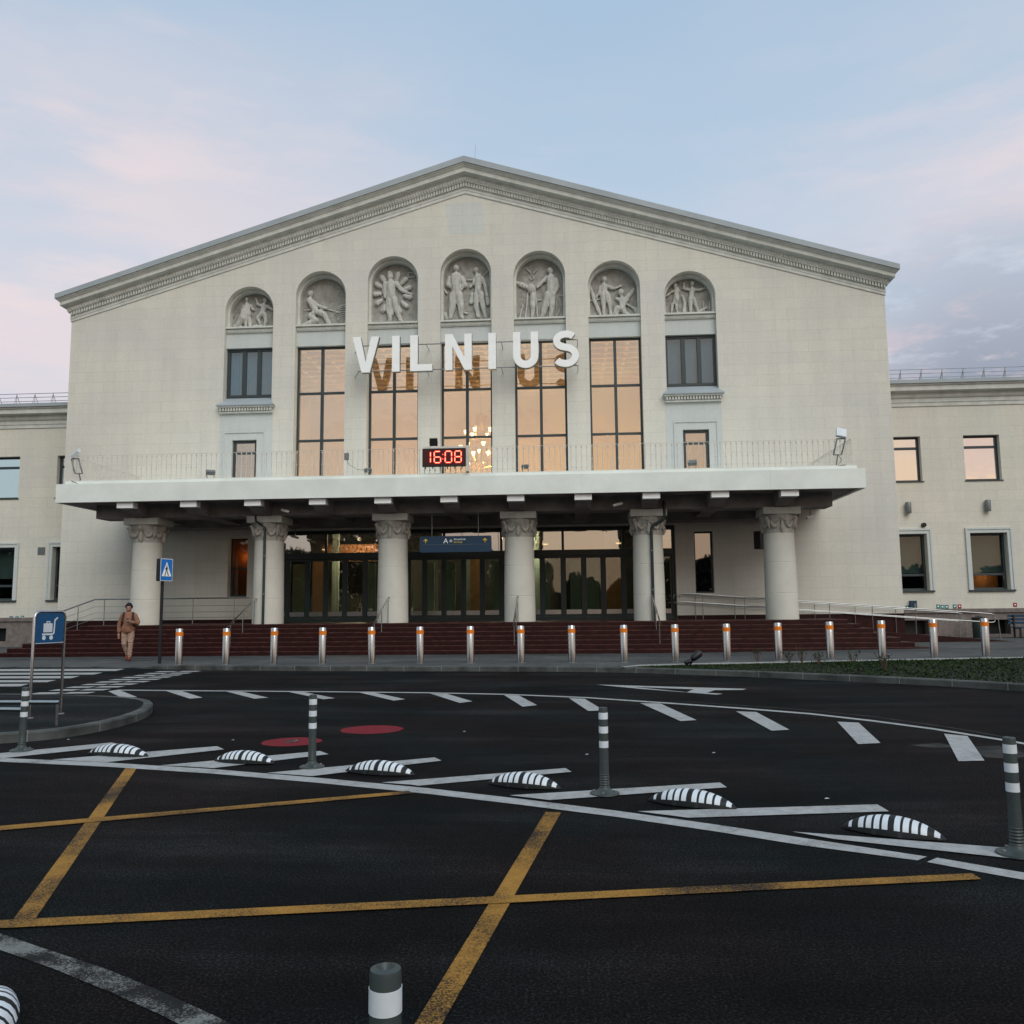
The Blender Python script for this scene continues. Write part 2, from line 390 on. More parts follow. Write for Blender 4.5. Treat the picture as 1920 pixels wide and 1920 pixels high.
for sgn in (-1, 1):
    n = 150; x1 = XC; 
    for i in range(n):
        t = (i+.5)/n; x = XC+sgn*t*(17.33); z = ZA-SL*abs(x-XC); hs = 1-.14*t
        w = .034
        def skew(xa, xb, ya, yb, za, zb):
            f = lambda xx: -SL*(abs(xx-XC)-abs(x-XC))
            dn.hexa([(xa, ya, z+za+f(xa)), (xb, ya, z+za+f(xb)), (xb, yb, z+za+f(xb)), (xa, yb, z+za+f(xa)), (xa, ya, z+zb+f(xa)), (xb, ya, z+zb+f(xb)), (xb, yb, z+zb+f(xb)), (xa, yb, z+zb+f(xa))])
        skew(x-w, x+w, DW-.15, DW-.05, .29*hs, .45*hs)
        if i % 1 == 0:
            dn.ball((x+.05, DW-.19, z+.61*hs), .042, 6, 4, (1, .9, 1.9))
dn.build('dentil_frieze', 'trim', corn)
rp = [(.60, 1.132), (.63, 1.135), (.63, 1.39), (-.05, 1.41), (-.05, 1.132)]
rf = sweep(path, rp, MB())
rf.add([(XL-.45, DW-.6, ZE+1.06), (XC, DW-.6, ZA+1.395), (XC, BK+.4, ZA+1.395), (XL-.45, BK+.4, ZE+1.06)], [(0, 1, 2, 3)])
rf.add([(XR+.45, DW-.6, ZE+1.06), (XC, DW-.6, ZA+1.395), (XC, BK+.4, ZA+1.395), (XR+.45, BK+.4, ZE+1.06)], [(0, 1, 2, 3)])
roof = rf.build('roof', 'roof', term)
# back gable infill keeps the hall dark
MB().add([(XL, BK-.02, ZE), (XR, BK-.02, ZE), (XC, BK-.02, ZA+1.2)], [(0, 1, 2)]).build('back_gable', 'wall', term)
MB().tube([(-3.95, 36, 20.7), (-3.86, 36, 22.1)], .006, 6).build('lightning_rod', 'galv', roof)

# ------------------------------------------------ niches with reliefs
def figure_mesh(chains, conv, ymid, sq=.62):
    mb = MB()
    for ch in chains:
        q = [(conv(c[0], c[1]), c[2]) for c in ch]
        if len(q) == 1:
            (p, r) = q[0]; mb.ball(p, r, 12, 8, (.92, 1, 1.12))
        for (p, r), (p2, r2) in zip(q, q[1:]): mb.capsule(p, p2, r, r2, 9)
    for v in mb.v: v.y = ymid+(v.y-ymid)*sq
    return mb
PXM = 45.7
def conv_for(ox, oy, s):
    def cv(x, y): return W(ox+x/s, oy+y/s, DW+.56)
    return cv
def person_chains(head, torso, arms, legs):
    h = head; ch = [[h]]
    ch.append([(h[0], h[1]+h[2]*.9, h[2]*.5), (torso[0][0], torso[0][1]-torso[0][2]*.4, h[2]*.5)])
    ch.append([(t[0], t[1], t[2]*.82) for t in torso])
    sh = torso[0]
    for a in arms: ch.append([(sh[0]+(a[0][0]-sh[0])*.4, sh[1], a[0][2]*.9)]+list(a)); ch.append([(a[-1][0], a[-1][1], a[-1][2]*1.15)])
    for l in legs:
        ch.append([(torso[-1][0], torso[-1][1], torso[-1][2]*.7)]+list(l))
        e = l[-1]; ch.append([(e[0], e[1], e[2]*.9), (e[0]+e[2]*.8*(1 if e[0] >= torso[-1][0] else -1), e[1]+e[2]*.5, e[2]*.7)])
    return ch
reliefs = {
 -3: (420, 525, 8, [person_chains((340, 292, 30), [(350, 380, 50), (340, 460, 58)], [[(400, 385, 24), (440, 445, 20)], [(300, 390, 22), (270, 470, 20)]], [[(325, 620, 28), (330, 705, 20)], [(385, 590, 26), (395, 705, 22)]]) + [[(345, 420, 50), (290, 570, 66), (200, 690, 26)], [(340, 440, 50), (370, 520, 44)]],
        person_chains((620, 305, 32), [(600, 390, 50), (590, 475, 46)], [[(560, 385, 24), (510, 370, 22), (480, 285, 15)], [(650, 395, 24), (700, 430, 20), (745, 448, 15)]], [[(612, 530, 36), (632, 620, 29), (606, 705, 20)], [(560, 520, 34), (505, 575, 28), (540, 650, 18)]])],
        [[(150, 690, 20), (260, 700, 22)], [(90, 600, 10), (180, 470, 8)], [(450, 700, 30), (560, 690, 22)]]),
 -2: (420, 525, 8, [person_chains((1300, 205, 42), [(1290, 310, 58), (1340, 400, 56), (1380, 465, 56)], [[(1320, 315, 32), (1410, 390, 28), (1535, 428, 20)]], [[(1390, 480, 48), (1500, 512, 44), (1590, 680, 26)], [(1300, 540, 46), (1375, 610, 48), (1200, 682, 30)]])],
        [[(1205, 452, 9), (1540, 436, 11), (1740, 488, 9)]]+[[(1585+i*3, 440+i*9, 3), (1812, 370+i*34, 9)] for i in range(10)]+[[(1640+60*math.cos(a)*1.2, 230+90*math.sin(a), 4), (1700+80*math.cos(a+1), 200+100*math.sin(a+1), 6)] for a in (0, 1, 2, 3, 4, 5)]),
 -1: (690, 470, 8, [person_chains((337, 395, 44), [(345, 495, 78), (348, 600, 76), (348, 680, 78)], [[(262, 500, 36), (243, 600, 32), (255, 690, 24)], [(425, 490, 38), (500, 590, 31), (600, 640, 24), (655, 655, 16)]], [[(318, 740, 50), (320, 900, 43), (332, 1050, 28)], [(392, 740, 50), (432, 900, 43), (490, 1045, 28)]])],
        [[(370+190*math.cos(a), 640+215*math.sin(a), 30), (370+265*math.cos(a), 640+300*math.sin(a), 40)] for a in [i*2*math.pi/13+.2 for i in range(13)]]+[[(600, 330, 8), (700, 330, 8), (700, 400, 8), (600, 400, 8), (600, 330, 8)]]),
 0: (690, 470, 8, [person_chains((1322, 275, 50), [(1322, 405, 98), (1322, 500, 92), (1325, 600, 82)], [[(1228, 425, 42), (1205, 515, 40), (1290, 560, 34), (1395, 575, 28)], [(1412, 425, 42), (1450, 520, 40), (1370, 565, 32)]], [[(1278, 680, 55), (1262, 850, 50), (1240, 1000, 32)], [(1372, 680, 55), (1392, 850, 50), (1400, 990, 32)]]),
        person_chains((1620, 290, 40), [(1655, 400, 68), (1655, 500, 58), (1650, 600, 60)], [[(1598, 425, 28), (1582, 500, 26), (1538, 542, 18)], [(1722, 430, 30), (1762, 550, 26), (1785, 680, 20)]], [[(1620, 660, 42), (1622, 820, 36), (1652, 985, 24)], [(1692, 660, 42), (1722, 820, 36), (1762, 990, 24)]])],
        [[(1470, 440, 12), (1560, 440, 10)], [(1740, 370, 8), (1830, 270, 8)], [(1130, 560, 10), (1180, 640, 14)], [(1150, 940, 24), (1180, 1020, 26)], [(1560, 660, 26), (1550, 780, 30)], [(1790, 720, 30), (1800, 800, 26)], [(1440, 930, 14), (1490, 940, 12)]]),
 1: (950, 470, 7.385, [person_chains((602, 282, 42), [(610, 385, 72), (612, 480, 70), (610, 560, 66)], [[(560, 375, 32), (492, 440, 28), (425, 505, 20)], [(682, 405, 32), (705, 500, 30), (662, 598, 24)]], [[(572, 610, 50), (535, 760, 45), (500, 895, 30)], [(632, 610, 50), (632, 760, 43), (612, 905, 28)]])],
        [[(345, 530, 62)], [(360, 600, 34), (362, 760, 42), (355, 930, 14)], [(300, 520, 34), (200, 470, 34), (112, 425, 14)], [(295, 580, 11), (262, 930, 13)], [(395, 580, 11), (430, 930, 11)], [(270, 240, 6), (355, 330, 6), (440, 240, 6)],
         [(355, 335, 8), (378, 375, 8), (355, 402, 8), (325, 390, 8), (312, 365, 7)], [(700, 640, 7), (815, 900, 7)], [(815, 640, 7), (700, 900, 7)], [(690, 620, 7), (690, 920, 7)], [(720, 620, 6), (810, 620, 6)], [(440, 690, 8), (480, 680, 8)], [(180, 930, 14), (220, 760, 14)]]),
 2: (950, 470, 7.385, [person_chains((1347, 400, 38), [(1348, 490, 50), (1348, 560, 50)], [[(1400, 500, 26), (1480, 528, 22), (1585, 492, 15)], [(1295, 510, 24), (1282, 580, 20), (1242, 648, 15)]], [[(1332, 620, 44), (1336, 710, 30), (1350, 890, 20)], [(1392, 620, 44), (1422, 730, 30), (1442, 880, 20)]]),
        person_chains((1585, 575, 40), [(1600, 680, 50), (1600, 800, 52)], [[(1560, 690, 24), (1520, 665, 18)]], [[(1640, 870, 30), (1700, 890, 22)], [(1530, 800, 36), (1500, 860, 24)]])],
        [[(1752, 540, 20), (1625, 715, 40), (1500, 900, 20)], [(1530, 660, 16), (1780, 812, 16)], [(1140, 460, 18), (1215, 690, 26), (1300, 895, 20)], [(1120, 700, 11), (1300, 668, 11)], [(1790, 820, 34), (1820, 890, 30)]]),
 3: (1230, 505, 16, [person_chains((575, 490, 62), [(600, 650, 78), (610, 780, 92), (610, 930, 98)], [[(498, 650, 36), (400, 745, 32), (285, 812, 26)], [(690, 660, 36), (660, 565, 28)]], [[(490, 1040, 42), (475, 1200, 36), (455, 1320, 26)], [(605, 1040, 42), (612, 1200, 36), (640, 1320, 28)]]),
        person_chains((1082, 430, 70), [(1080, 610, 98), (1070, 700, 90), (1062, 785, 86)], [[(965, 612, 42), (838, 585, 36), (830, 430, 28)], [(1190, 622, 42), (1330, 610, 36), (1480, 552, 20)]], [[(1022, 880, 64), (1032, 1050, 60), (1042, 1270, 42)], [(1122, 880, 60), (1190, 1060, 54), (1262, 1265, 38)]])],
        [[(800, 800, 34), (850, 1000, 50), (850, 1290, 55)], [(1300, 1280, 50), (1500, 1150, 40)], [(1400, 900, 14), (1450, 1300, 20)], [(1600, 950, 14), (1600, 1300, 20)], [(230, 700, 18), (260, 820, 20)]]),
}
relief_lab = {-3: 'cloaked figure and dancer', -2: 'kneeling man with hose and rays', -1: 'man before a radial engine', 0: 'two standing workers', 1: 'man beside a propeller and hook', 2: 'youths with model gliders', 3: 'girl and man waving'}
for k in range(-3, 4):
    x = XC+3.13*k; zt = ztop[abs(k)]; w = 2.18 if abs(k) < 3 else 2.12; zb = 13.80
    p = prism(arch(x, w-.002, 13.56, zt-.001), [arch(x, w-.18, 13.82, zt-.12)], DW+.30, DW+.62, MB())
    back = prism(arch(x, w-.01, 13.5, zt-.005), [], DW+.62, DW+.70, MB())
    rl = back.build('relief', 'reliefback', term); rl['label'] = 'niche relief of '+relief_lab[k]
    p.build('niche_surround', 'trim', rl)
    ox, oy, s, figs, extra = reliefs[k]; cv = conv_for(ox, oy, s)
    xa, xb = x-w/2+.02, x+w/2-.02
    def place(mb, nm, sq):
        for v in mb.v: v.x = min(max(v.x, xa), xb)
        me = remeshed(mb, .02, 2)
        org = wloc(rl); nrm = [v.normal.copy() for v in me.vertices]
        for v, n_ in zip(me.vertices, nrm):
            fold = mnoise.noise(Vector((v.co.x*13, v.co.y*9, v.co.z*3.2))); fine = mnoise.noise(v.co*24)
            v.co += n_*(fold*.030+fine*.012); v.co -= org
        link(nm, me, 'relief', rl)
    def scale_r(chs): return [[(c[0], c[1], c[2]/s/PXM*1.12) for c in ch] for ch in chs]
    for f in figs: place(figure_mesh(scale_r(f), cv, DW+.53, .95), 'carved_figure', .7)
    for ex in scale_r(extra): place(figure_mesh([ex], cv, DW+.60, .8), 'carved_ornament', .6)
    # ledge with dentils and spandrel
    lg = MB(); x0, x1 = x-w/2+.002, x+w/2-.002
    lg.box(x0, x1, DW+.06, DW+.619, 13.74, 13.815); lg.box(x0, x1, DW+.16, DW+.5, 13.56, 13.74)
    nd = 26
    for i in range(nd):
        xx = x0+(i+.5)*(x1-x0)/nd; lg.box(xx-.02, xx+.02, DW+.115, DW+.16, 13.60, 13.70)
    lg.build('niche_ledge', 'trim', rl)
    sp = MB(); sp.box(x0, x1, DW+.22, DW+.56, 12.90, 13.56); sp.build('spandrel', 'panel', term)

# ------------------------------------------------ tall windows
def window_grid(parent, x0, x1, z0, z1, y, verts, horis, fw=.07, mw=.10, depth=.12, mat='frame', gm='glass_hall', name='window', lab=None, gy=.05):
    f = MB(); f.box(x0, x0+fw, y, y+depth, z0, z1); f.box(x1-fw, x1, y, y+depth, z0, z1)
    f.box(x0+fw, x1-fw, y+.001, y+depth, z0, z0+fw); f.box(x0+fw, x1-fw, y+.001, y+depth, z1-fw, z1)
    for vx in verts: f.box(vx-mw/2, vx+mw/2, y-.012, y+depth-.01, z0+fw, z1-fw)
    for hz in horis: f.box(x0+fw, x1-fw, y+.006, y+depth-.02, hz-mw*.42, hz+mw*.42)
    w = f.build(name, mat, parent, bevel=.006)
    if lab: w['label'] = lab
    g = MB(); g.box(x0+fw*.5, x1-fw*.5, y+gy, y+gy+.012, z0+fw*.5, z1-fw*.5); g.build('pane', gm, w)
    return w
for k in range(-2, 3):
    x = XC+3.13*k
    window_grid(term, x-1.09, x+1.09, 6.2, 12.9, DW+.40, [x], [10.86, 8.80], .09, .12, .14, name='tall_window')
for s in (-3, 3):
    x = XC+3.13*s
    w = window_grid(term, x-1.06, x+1.06, 10.74, 12.9, DW+.36, [x-.30, x+.36], [], .12, .17, .14, gm='glass_side', name='upper_window')
    bl = MB()
    for i in range(34):
        xx = x-1.0+i*.06; bl.box(xx-.026, xx+.026, DW+.56+.01*(i % 2), DW+.565+.01*(i % 2), 10.8, 12.85)
    bl.build('blind', 'blind', w)
    # sloping zinc sill and dentil moulding below
    sl = MB(); xa, xb = x-1.058, x+1.058; ea, eb = x-1.24, x+1.24
    sl.hexa([(xa, DW-.01, 10.3), (xb, DW-.01, 10.3), (xb, DW+.5, 10.3), (xa, DW+.5, 10.3), (xa, DW-.01, 10.505), (xb, DW-.01, 10.505), (xb, DW+.5, 10.79), (xa, DW+.5, 10.79)])
    sl.add([(ea, DW-.32, 10.30), (eb, DW-.32, 10.30), (xb, DW-.012, 10.50), (xa, DW-.012, 10.50), (ea, DW-.32, 10.255), (eb, DW-.32, 10.255), (eb, DW-.012, 10.255), (ea, DW-.012, 10.255)],
           [(0, 1, 2, 3), (0, 1, 5, 4), (1, 5, 6, 2), (0, 3, 7, 4), (4, 5, 6, 7), (3, 2, 6, 7)])
    sl.build('zinc_sill', 'roof', term)
    dm = MB(); dm.box(ea+.04, eb-.04, DW-.26, DW-.001, 10.19, 10.255); dm.box(ea+.12, eb-.12, DW-.10, DW-.001, 10.02, 10.19); dm.box(ea+.09, eb-.09, DW-.14, DW-.001, 9.96, 10.02)
    for i in range(19):
        xx = ea+.16+i*(eb-ea-.32)/18; dm.box(xx-.035, xx+.035, DW-.21, DW-.10, 10.05, 10.185)
    dm.build('sill_moulding', 'trim', term)
    # plaster panel with door surround
    xd = XC+math.copysign(9.46, s)
    pn = prism(rect(x-1.13, x+1.13, 6.1, 9.955), [rect(xd-.53, xd+.53, 6.0, 8.82)], DW-.012, DW-.001, MB()); pn.build('door_panel', 'panel', term)
    q = prism([(xd-.9, 6.1), (xd-.9, 9.18), (xd+.9, 9.18), (xd+.9, 6.1), (xd+.84, 6.1), (xd+.84, 9.12), (xd-.84, 9.12), (xd-.84, 6.1)], [], DW-.05, DW-.013, MB()); q.build('door_moulding', 'panel', term)
    d = window_grid(term, xd-.53, xd+.53, 6.2, 8.82, DW+.12, [], [8.28], .12, .13, .1, gm='glass_transom', name='balcony_door')
# patched paler square near the apex
prism([(-5.1, 18.95), (-5.0, 18.2), (-4.9, 17.6), (-3.4, 17.55), (-3.45, 18.4), (-3.5, 19.0)], [], DW-.004, DW-.001, MB()).build('repair_patch', stone('faded_repair_blocks', (.62, .645, .615), .78), term)

# ------------------------------------------------ hall interior behind the tall windows
hall = MB(); hx0, hx1, hy0, hy1, hz0, hz1 = -14.2, 5.7, DW+.56, 46.0, 6.0, 13.25
hall.quad((hx0, hy1, hz0), (hx1, hy1, hz0), (hx1, hy1, hz1), (hx0, hy1, hz1)); hall.quad((hx0, hy0, hz0), (hx0, hy1, hz0), (hx0, hy1, hz1), (hx0, hy0, hz1))
hall.quad((hx1, hy0, hz0), (hx1, hy1, hz0), (hx1, hy1, hz1), (hx1, hy0, hz1)); hall.quad((hx0, hy0, hz1), (hx1, hy0, hz1), (hx1, hy1, hz1), (hx0, hy1, hz1))
hall.quad((hx0, hy0, hz0), (hx1, hy0, hz0), (hx1, hy1, hz0), (hx0, hy1, hz0))
hall.build('hall_interior', 'interior', term)
cf = MB()
for i in range(12): cf.box(hx0+.1, hx1-.1, hy0+.5+i*.8, hy0+.68+i*.8, hz1-.28, hz1-.001)
for i in range(22): cf.box(hx0+.6+i*.9, hx0+.75+i*.9, hy0+.2, hy1-.1, hz1-.20, hz1-.002)
cf.build('coffered_ceiling', 'interior', term)
ch = thing('chandelier', (XC, 41.2, 8.0), 'lit brass chandelier in two tiers hanging inside the central tall window', 'chandelier')
cb = MB(); zc = 8.0; cy = 41.2
cb.tube([(XC, cy, 8.0), (XC, cy, 13.2)], .022, 8)
def ring(z, r, n=36): return [(XC+r*math.cos(2*math.pi*i/n), cy+r*math.sin(2*math.pi*i/n), z) for i in range(n+1)]
cb.tube(ring(8.6, 1.0), .05, 6); cb.tube(ring(9.8, .5), .03, 6); cb.lathe([(.01, 7.75), (.12, 7.8), (.2, 7.9), (.08, 8.1), (.04, 8.3), (.1, 8.6), (.03, 8.9), (.09, 9.1), (.02, 9.4)], XC, cy, 16)
cb.lathe([(.03, 10.0), (.28, 10.95), (.3, 11.0), (.05, 11.15)], XC, cy, 16)
lamps = []
for z, r, n in ((8.80, 1.45, 13), (9.35, 1.0, 8), (10.1, .75, 6)):
    for i in range(n):
        a = 2*math.pi*i/n+.2; e = Vector((XC+r*math.cos(a), cy+r*math.sin(a), z)); lamps.append(e)
        c0 = Vector((XC+.15*math.cos(a), cy+.15*math.sin(a), z-.35)); md = (c0+e)/2-Vector((0, 0, .12)); cb.tube([c0, md, e], .014, 5)
brass = plain('brass', (.55, .36, .12), .3, metal=1.); M['brass'] = brass
cb.build('chandelier_frame', 'brass', ch, smooth=True)
for e in lamps:
    l = MB(); l.cone(e, e+Vector((0, 0, .17)), .05, .10, 10); l.build('lamp_shade', 'lamp', ch)
def plight(name, loc, e, col, r=.15):
    d = bpy.data.lights.new(name, 'POINT'); d.energy = e; d.color = col; d.shadow_soft_size = r
    o = bpy.data.objects.new(name, d); o.location = loc; C.objects.link(o); return o
plight('chandelier_light', (XC, 40.6, 7.5), 620, (1, .62, .28), .4)  # carries the chandelier's glow from an unseen point below it
plight('hidden_hall_fill_west', (-10.5, 40.5, 7.3), 240, (1, .66, .34), .4)  # added fill without a fixture, kept low out of sight
plight('hidden_hall_fill_east', (2.2, 40.5, 7.3), 240, (1, .66, .34), .4)  # matching unseen fill, added to warm the east end

# ------------------------------------------------ entrance glazing and lobby
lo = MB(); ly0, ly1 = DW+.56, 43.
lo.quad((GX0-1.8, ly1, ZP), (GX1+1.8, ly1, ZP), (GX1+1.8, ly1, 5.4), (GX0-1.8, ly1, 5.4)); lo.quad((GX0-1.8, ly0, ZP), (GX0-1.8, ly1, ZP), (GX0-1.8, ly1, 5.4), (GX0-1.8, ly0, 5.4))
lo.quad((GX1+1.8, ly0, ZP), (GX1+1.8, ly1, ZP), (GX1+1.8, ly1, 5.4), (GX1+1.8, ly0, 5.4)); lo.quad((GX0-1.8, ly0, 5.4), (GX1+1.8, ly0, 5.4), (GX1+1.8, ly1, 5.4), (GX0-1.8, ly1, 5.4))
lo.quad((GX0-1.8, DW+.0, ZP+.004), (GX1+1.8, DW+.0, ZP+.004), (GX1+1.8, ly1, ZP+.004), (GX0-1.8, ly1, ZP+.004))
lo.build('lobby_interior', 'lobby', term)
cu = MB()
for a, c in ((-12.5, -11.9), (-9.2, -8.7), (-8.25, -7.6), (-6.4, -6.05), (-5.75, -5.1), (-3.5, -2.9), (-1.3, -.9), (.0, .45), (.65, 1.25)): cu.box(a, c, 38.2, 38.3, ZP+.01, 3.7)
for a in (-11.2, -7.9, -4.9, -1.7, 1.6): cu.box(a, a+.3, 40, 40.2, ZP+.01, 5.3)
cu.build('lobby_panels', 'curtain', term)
M['warmwall'] = plain('warmlit_vestibule_wall', (.50, .24, .11), .7, var=.15)  # warm lamp light is put into this orange base colour
wv = MB(); wv.box(-12.0, -9.2, 40.8, 40.9, 3.95, 4.75); wv.build('vestibule_lintel', 'warmwall', term)
for xa_, xb_ in ((-12.0, -11.3), (-8.3, -7.5), (-4.6, -4.0), (1.6, 2.3)): MB().box(xa_, xb_, 39.6, 39.7, ZP+.01, 3.9).build('warmlit_vestibule_wall', 'warmwall', term)
df = MB(); dy = DW+.25
mull = [-11.78, -10.95, -10.17, -9.36, -8.5, -7.6, -6.69, -6.0, -5.2, -4.39, -3.61, -2.82, -2.0, -1.14, -.28, .56, 1.35, 2.17, 3.0, 3.7]
df.box(GX0, GX1, dy-.05, dy+.15, 3.74, 3.98); df.box(GX0, GX1, dy, dy+.12, 4.78, 4.92); df.box(GX0, GX1, dy, dy+.12, ZP, ZP+.14)
df.box(GX0, GX0+.12, dy+.001, dy+.119, ZP+.14, 4.78); df.box(GX1-.12, GX1, dy+.001, dy+.119, ZP+.14, 4.78)
for i, mx in enumerate(mull):
    df.box(mx-.055, mx+.055, dy+.01, dy+.13, ZP+.141, 3.739)
    if i % 3 == 2: df.box(mx-.05, mx+.05, dy+.01, dy+.13, 3.981, 4.779)
ent = df.build('entrance_glazing', 'doorframe', term)
allx = [GX0+.1]+mull+[GX1-.1]
for a, c in zip(allx, allx[1:]):
    d = MB()
    a2, c2 = a+.055, c-.055
    d.box(a2, a2+.055, dy+.03, dy+.09, ZP+.145, 3.735); d.box(c2-.055, c2, dy+.03, dy+.09, ZP+.145, 3.735); d.box(a2+.055, c2-.055, dy+.031, dy+.089, 3.64, 3.735); d.box(a2+.055, c2-.055, dy+.031, dy+.089, ZP+.145, ZP+.24)
    dr = d.build('glass_door', 'doorframe', term)
    MB().box(a2+.05, c2-.05, dy+.055, dy+.065, ZP+.23, 3.65).build('pane', 'glass_door', dr)
    MB().box(a2+.055, c2-.055, dy+.02, dy+.05, ZP+.24, ZP+.42).build('kick_plate', 'steel', dr)
MB().box(GX0+.1, GX1-.1, dy+.055, dy+.065, 3.98, 4.78).build('transom_pane', 'glass_transom', ent)
for (px, py) in ((520, 0), (609, 1031), (792, 1020), (1022, 1021), (1160, 1019)):
    if py == 0: continue
    q = W(px, py, 38.6); l = MB().lathe([(.02, q.z+.02), (.13, q.z+.03), (.13, q.z-.0), (.02, q.z-.02)], q.x, q.y, 14).build('ceiling_lamp', 'lampdim', term)
    MB().tube([(q.x, q.y, q.z+.02), (q.x, q.y, 5.39)], .012, 6).build('lamp_rod', 'galv', l)
plight('lobby_light', (-9.8, 39.5, 4.9), 330, (1, .72, .48), .1); plight('lobby_light_east', (-2.0, 39.3, 4.9), 260, (1, .78, .55), .1)
# narrow ground floor windows
window_grid(term, -14.25, -13.42, 2.2, 4.65, DW+.33, [], [3.4], .07, .08, .1, gm='glass_wing2', name='narrow_window')
MB().box(-14.9, -12.9, DW+.9, DW+.95, 1.5, 5.0).build('orange_blind', plain('orange_wall', (.45, .13, .03), .8), term)
plight('side_room_light', (-13.8, DW+.68, 3.9), 3, (1, .45, .15), .05)
window_grid(term, 5.02, 5.76, 2.15, 4.63, DW+.22, [], [], .06, .08, .1, gm=glass('dark_sky_glass', .3, (.05, .08, .1), .1), name='narrow_window')

# ------------------------------------------------ canopy and columns
cx0, cx1, zc0, zc1 = -18.55, 10.1, 5.56, 6.24
cp = MB(); cp.box(cx0, cx1, DF, DF+.12, zc0, zc1); cp.box(cx0, cx0+.12, DF+.12, DW-.01, zc0, zc1); cp.box(cx1-.12, cx1, DF+.12, DW-.01, zc0, zc1)
cp.box(cx0+.12, cx1-.12, DF+.12, DW-.01, zc0+.12, zc1-.02); cp.box(cx0+.22, cx1-.22, DF+.18, DF+.42, zc1-.02, zc1+.13)
cp.box(cx0+.22, cx0+.46, DF+.42, DW-.01, zc1-.02, zc1+.13); cp.box(cx1-.46, cx1-.22, DF+.42, DW-.01, zc1-.02, zc1+.13)
for i in range(1, 9):
    xx = cx0+i*(cx1-cx0)/9+random.uniform(-.3, .3); cp.box(xx-.012, xx+.012, DF-.006, DF, zc0+.01, zc1-.01)
cano = cp.build('canopy', 'canopy', term, bevel=.02)
# dents and creases in the sheet cladding come from a finely wavy face
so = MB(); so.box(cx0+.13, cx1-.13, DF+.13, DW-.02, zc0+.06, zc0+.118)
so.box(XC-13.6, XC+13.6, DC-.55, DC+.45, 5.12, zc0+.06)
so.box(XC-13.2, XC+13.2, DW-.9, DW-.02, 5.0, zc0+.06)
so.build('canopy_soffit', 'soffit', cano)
colx = [-16.02, -11.25, -6.58, -1.92, 2.85, 7.62]
colx = [XC+(i-2.5)*4.72 for i in range(6)]
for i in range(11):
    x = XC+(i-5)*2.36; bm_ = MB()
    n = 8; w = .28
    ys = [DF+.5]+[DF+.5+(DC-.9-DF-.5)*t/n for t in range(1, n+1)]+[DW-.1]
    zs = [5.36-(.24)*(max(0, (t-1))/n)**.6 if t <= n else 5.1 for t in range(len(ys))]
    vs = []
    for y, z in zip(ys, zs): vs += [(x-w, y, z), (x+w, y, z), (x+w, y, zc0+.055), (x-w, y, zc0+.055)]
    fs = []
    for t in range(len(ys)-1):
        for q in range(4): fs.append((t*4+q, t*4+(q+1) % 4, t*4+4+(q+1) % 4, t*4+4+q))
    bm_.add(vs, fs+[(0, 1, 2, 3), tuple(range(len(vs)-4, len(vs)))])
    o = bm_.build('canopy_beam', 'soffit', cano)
    MB().box(x-w-.02, x+w+.02, DF+.14, DF+.499, 5.345, zc0-.002).build('beam_end', 'white', o)
def make_column():
    c = MB(); prof = []
    for i in range(15):
        t = i/14; prof.append((.575-.045*t**1.6, ZP+t*(4.22-ZP)))
    c.lathe(prof, 0, 0, 48)
    for z in (2.05, 3.12): pass
    col = c.build('column', 'column', None, smooth=True)
    col.location = (0, 0, 0); 
    # rebuild with origin at zero
    return col
def col_parts(x):
    root = MB(); prof = []
    zz = [ZP, ZP+.02, 2.03, 2.04, 2.05, 2.06, 3.13, 3.14, 3.15, 3.16, 4.2]
    for z in zz:
        t = (z-ZP)/3.1; r = .575-.04*t**1.6
        if z in (2.04, 2.05, 3.14, 3.15): r -= .008
        prof.append((r, z))
    root.lathe(prof, x, DC, 48); col = root.build('column', 'column', term, smooth=True)
    cp_ = MB(); cp_.lathe([(.535, 4.20), (.55, 4.35), (.56, 4.6), (.62, 4.8), (.64, 4.86)], x, DC, 40)
    for q in range(4):
        a = -math.pi/2+q*math.pi/2
        def at(an, r, z): return Vector((x+r*math.cos(an), DC+r*math.sin(an), z))
        cp_.ball(at(a, .60, 4.74), .09, 8, 6, (1, 1, 1))
        for j in range(6): cp_.ball(at(a+.14*math.cos(j*math.pi/3), .60, 4.74+.085*math.sin(j*math.pi/3)), .05, 6, 4)
        cp_.tube([at(a, .58, 4.66), at(a, .585, 4.5), at(a, .585, 4.36), at(a, .57, 4.22)], [.03, .07, .085, .03], 8)
        for sg in (-1, 1):
            pts = []; rs = []
            for j in range(9):
                t = j/8; an = a+sg*(.16+t*.62); pts.append(at(an, .575+.02*math.sin(t*math.pi), 4.72-.30*math.sin(min(1, t*1.15)*math.pi*.93)**.8*(.9)-.02)); rs.append(.025+.042*math.sin(math.pi*t))
            cp_.tube(pts, rs, 8)
            for j in range(7):
                t = (j+.5)/7; an = a+sg*(.18+t*.56); cp_.ball(at(an, .62, 4.68-.26*math.sin(t*math.pi)), .035, 6, 4)
        an = a+math.pi/4
        cp_.tube([at(an, .56, 4.35), at(an, .66, 4.55), at(an, .74, 4.74), at(an, .80, 4.72)], [.03, .07, .06, .03], 8)
    cp_.build('capital', 'carve', col, smooth=True)
    ab = MB(); ab.box(x-.66, x+.66, DC-.66, DC+.66, 4.865, 5.118); ab.build('abacus', 'trim', col, bevel=.015)
for x in colx: col_parts(x)

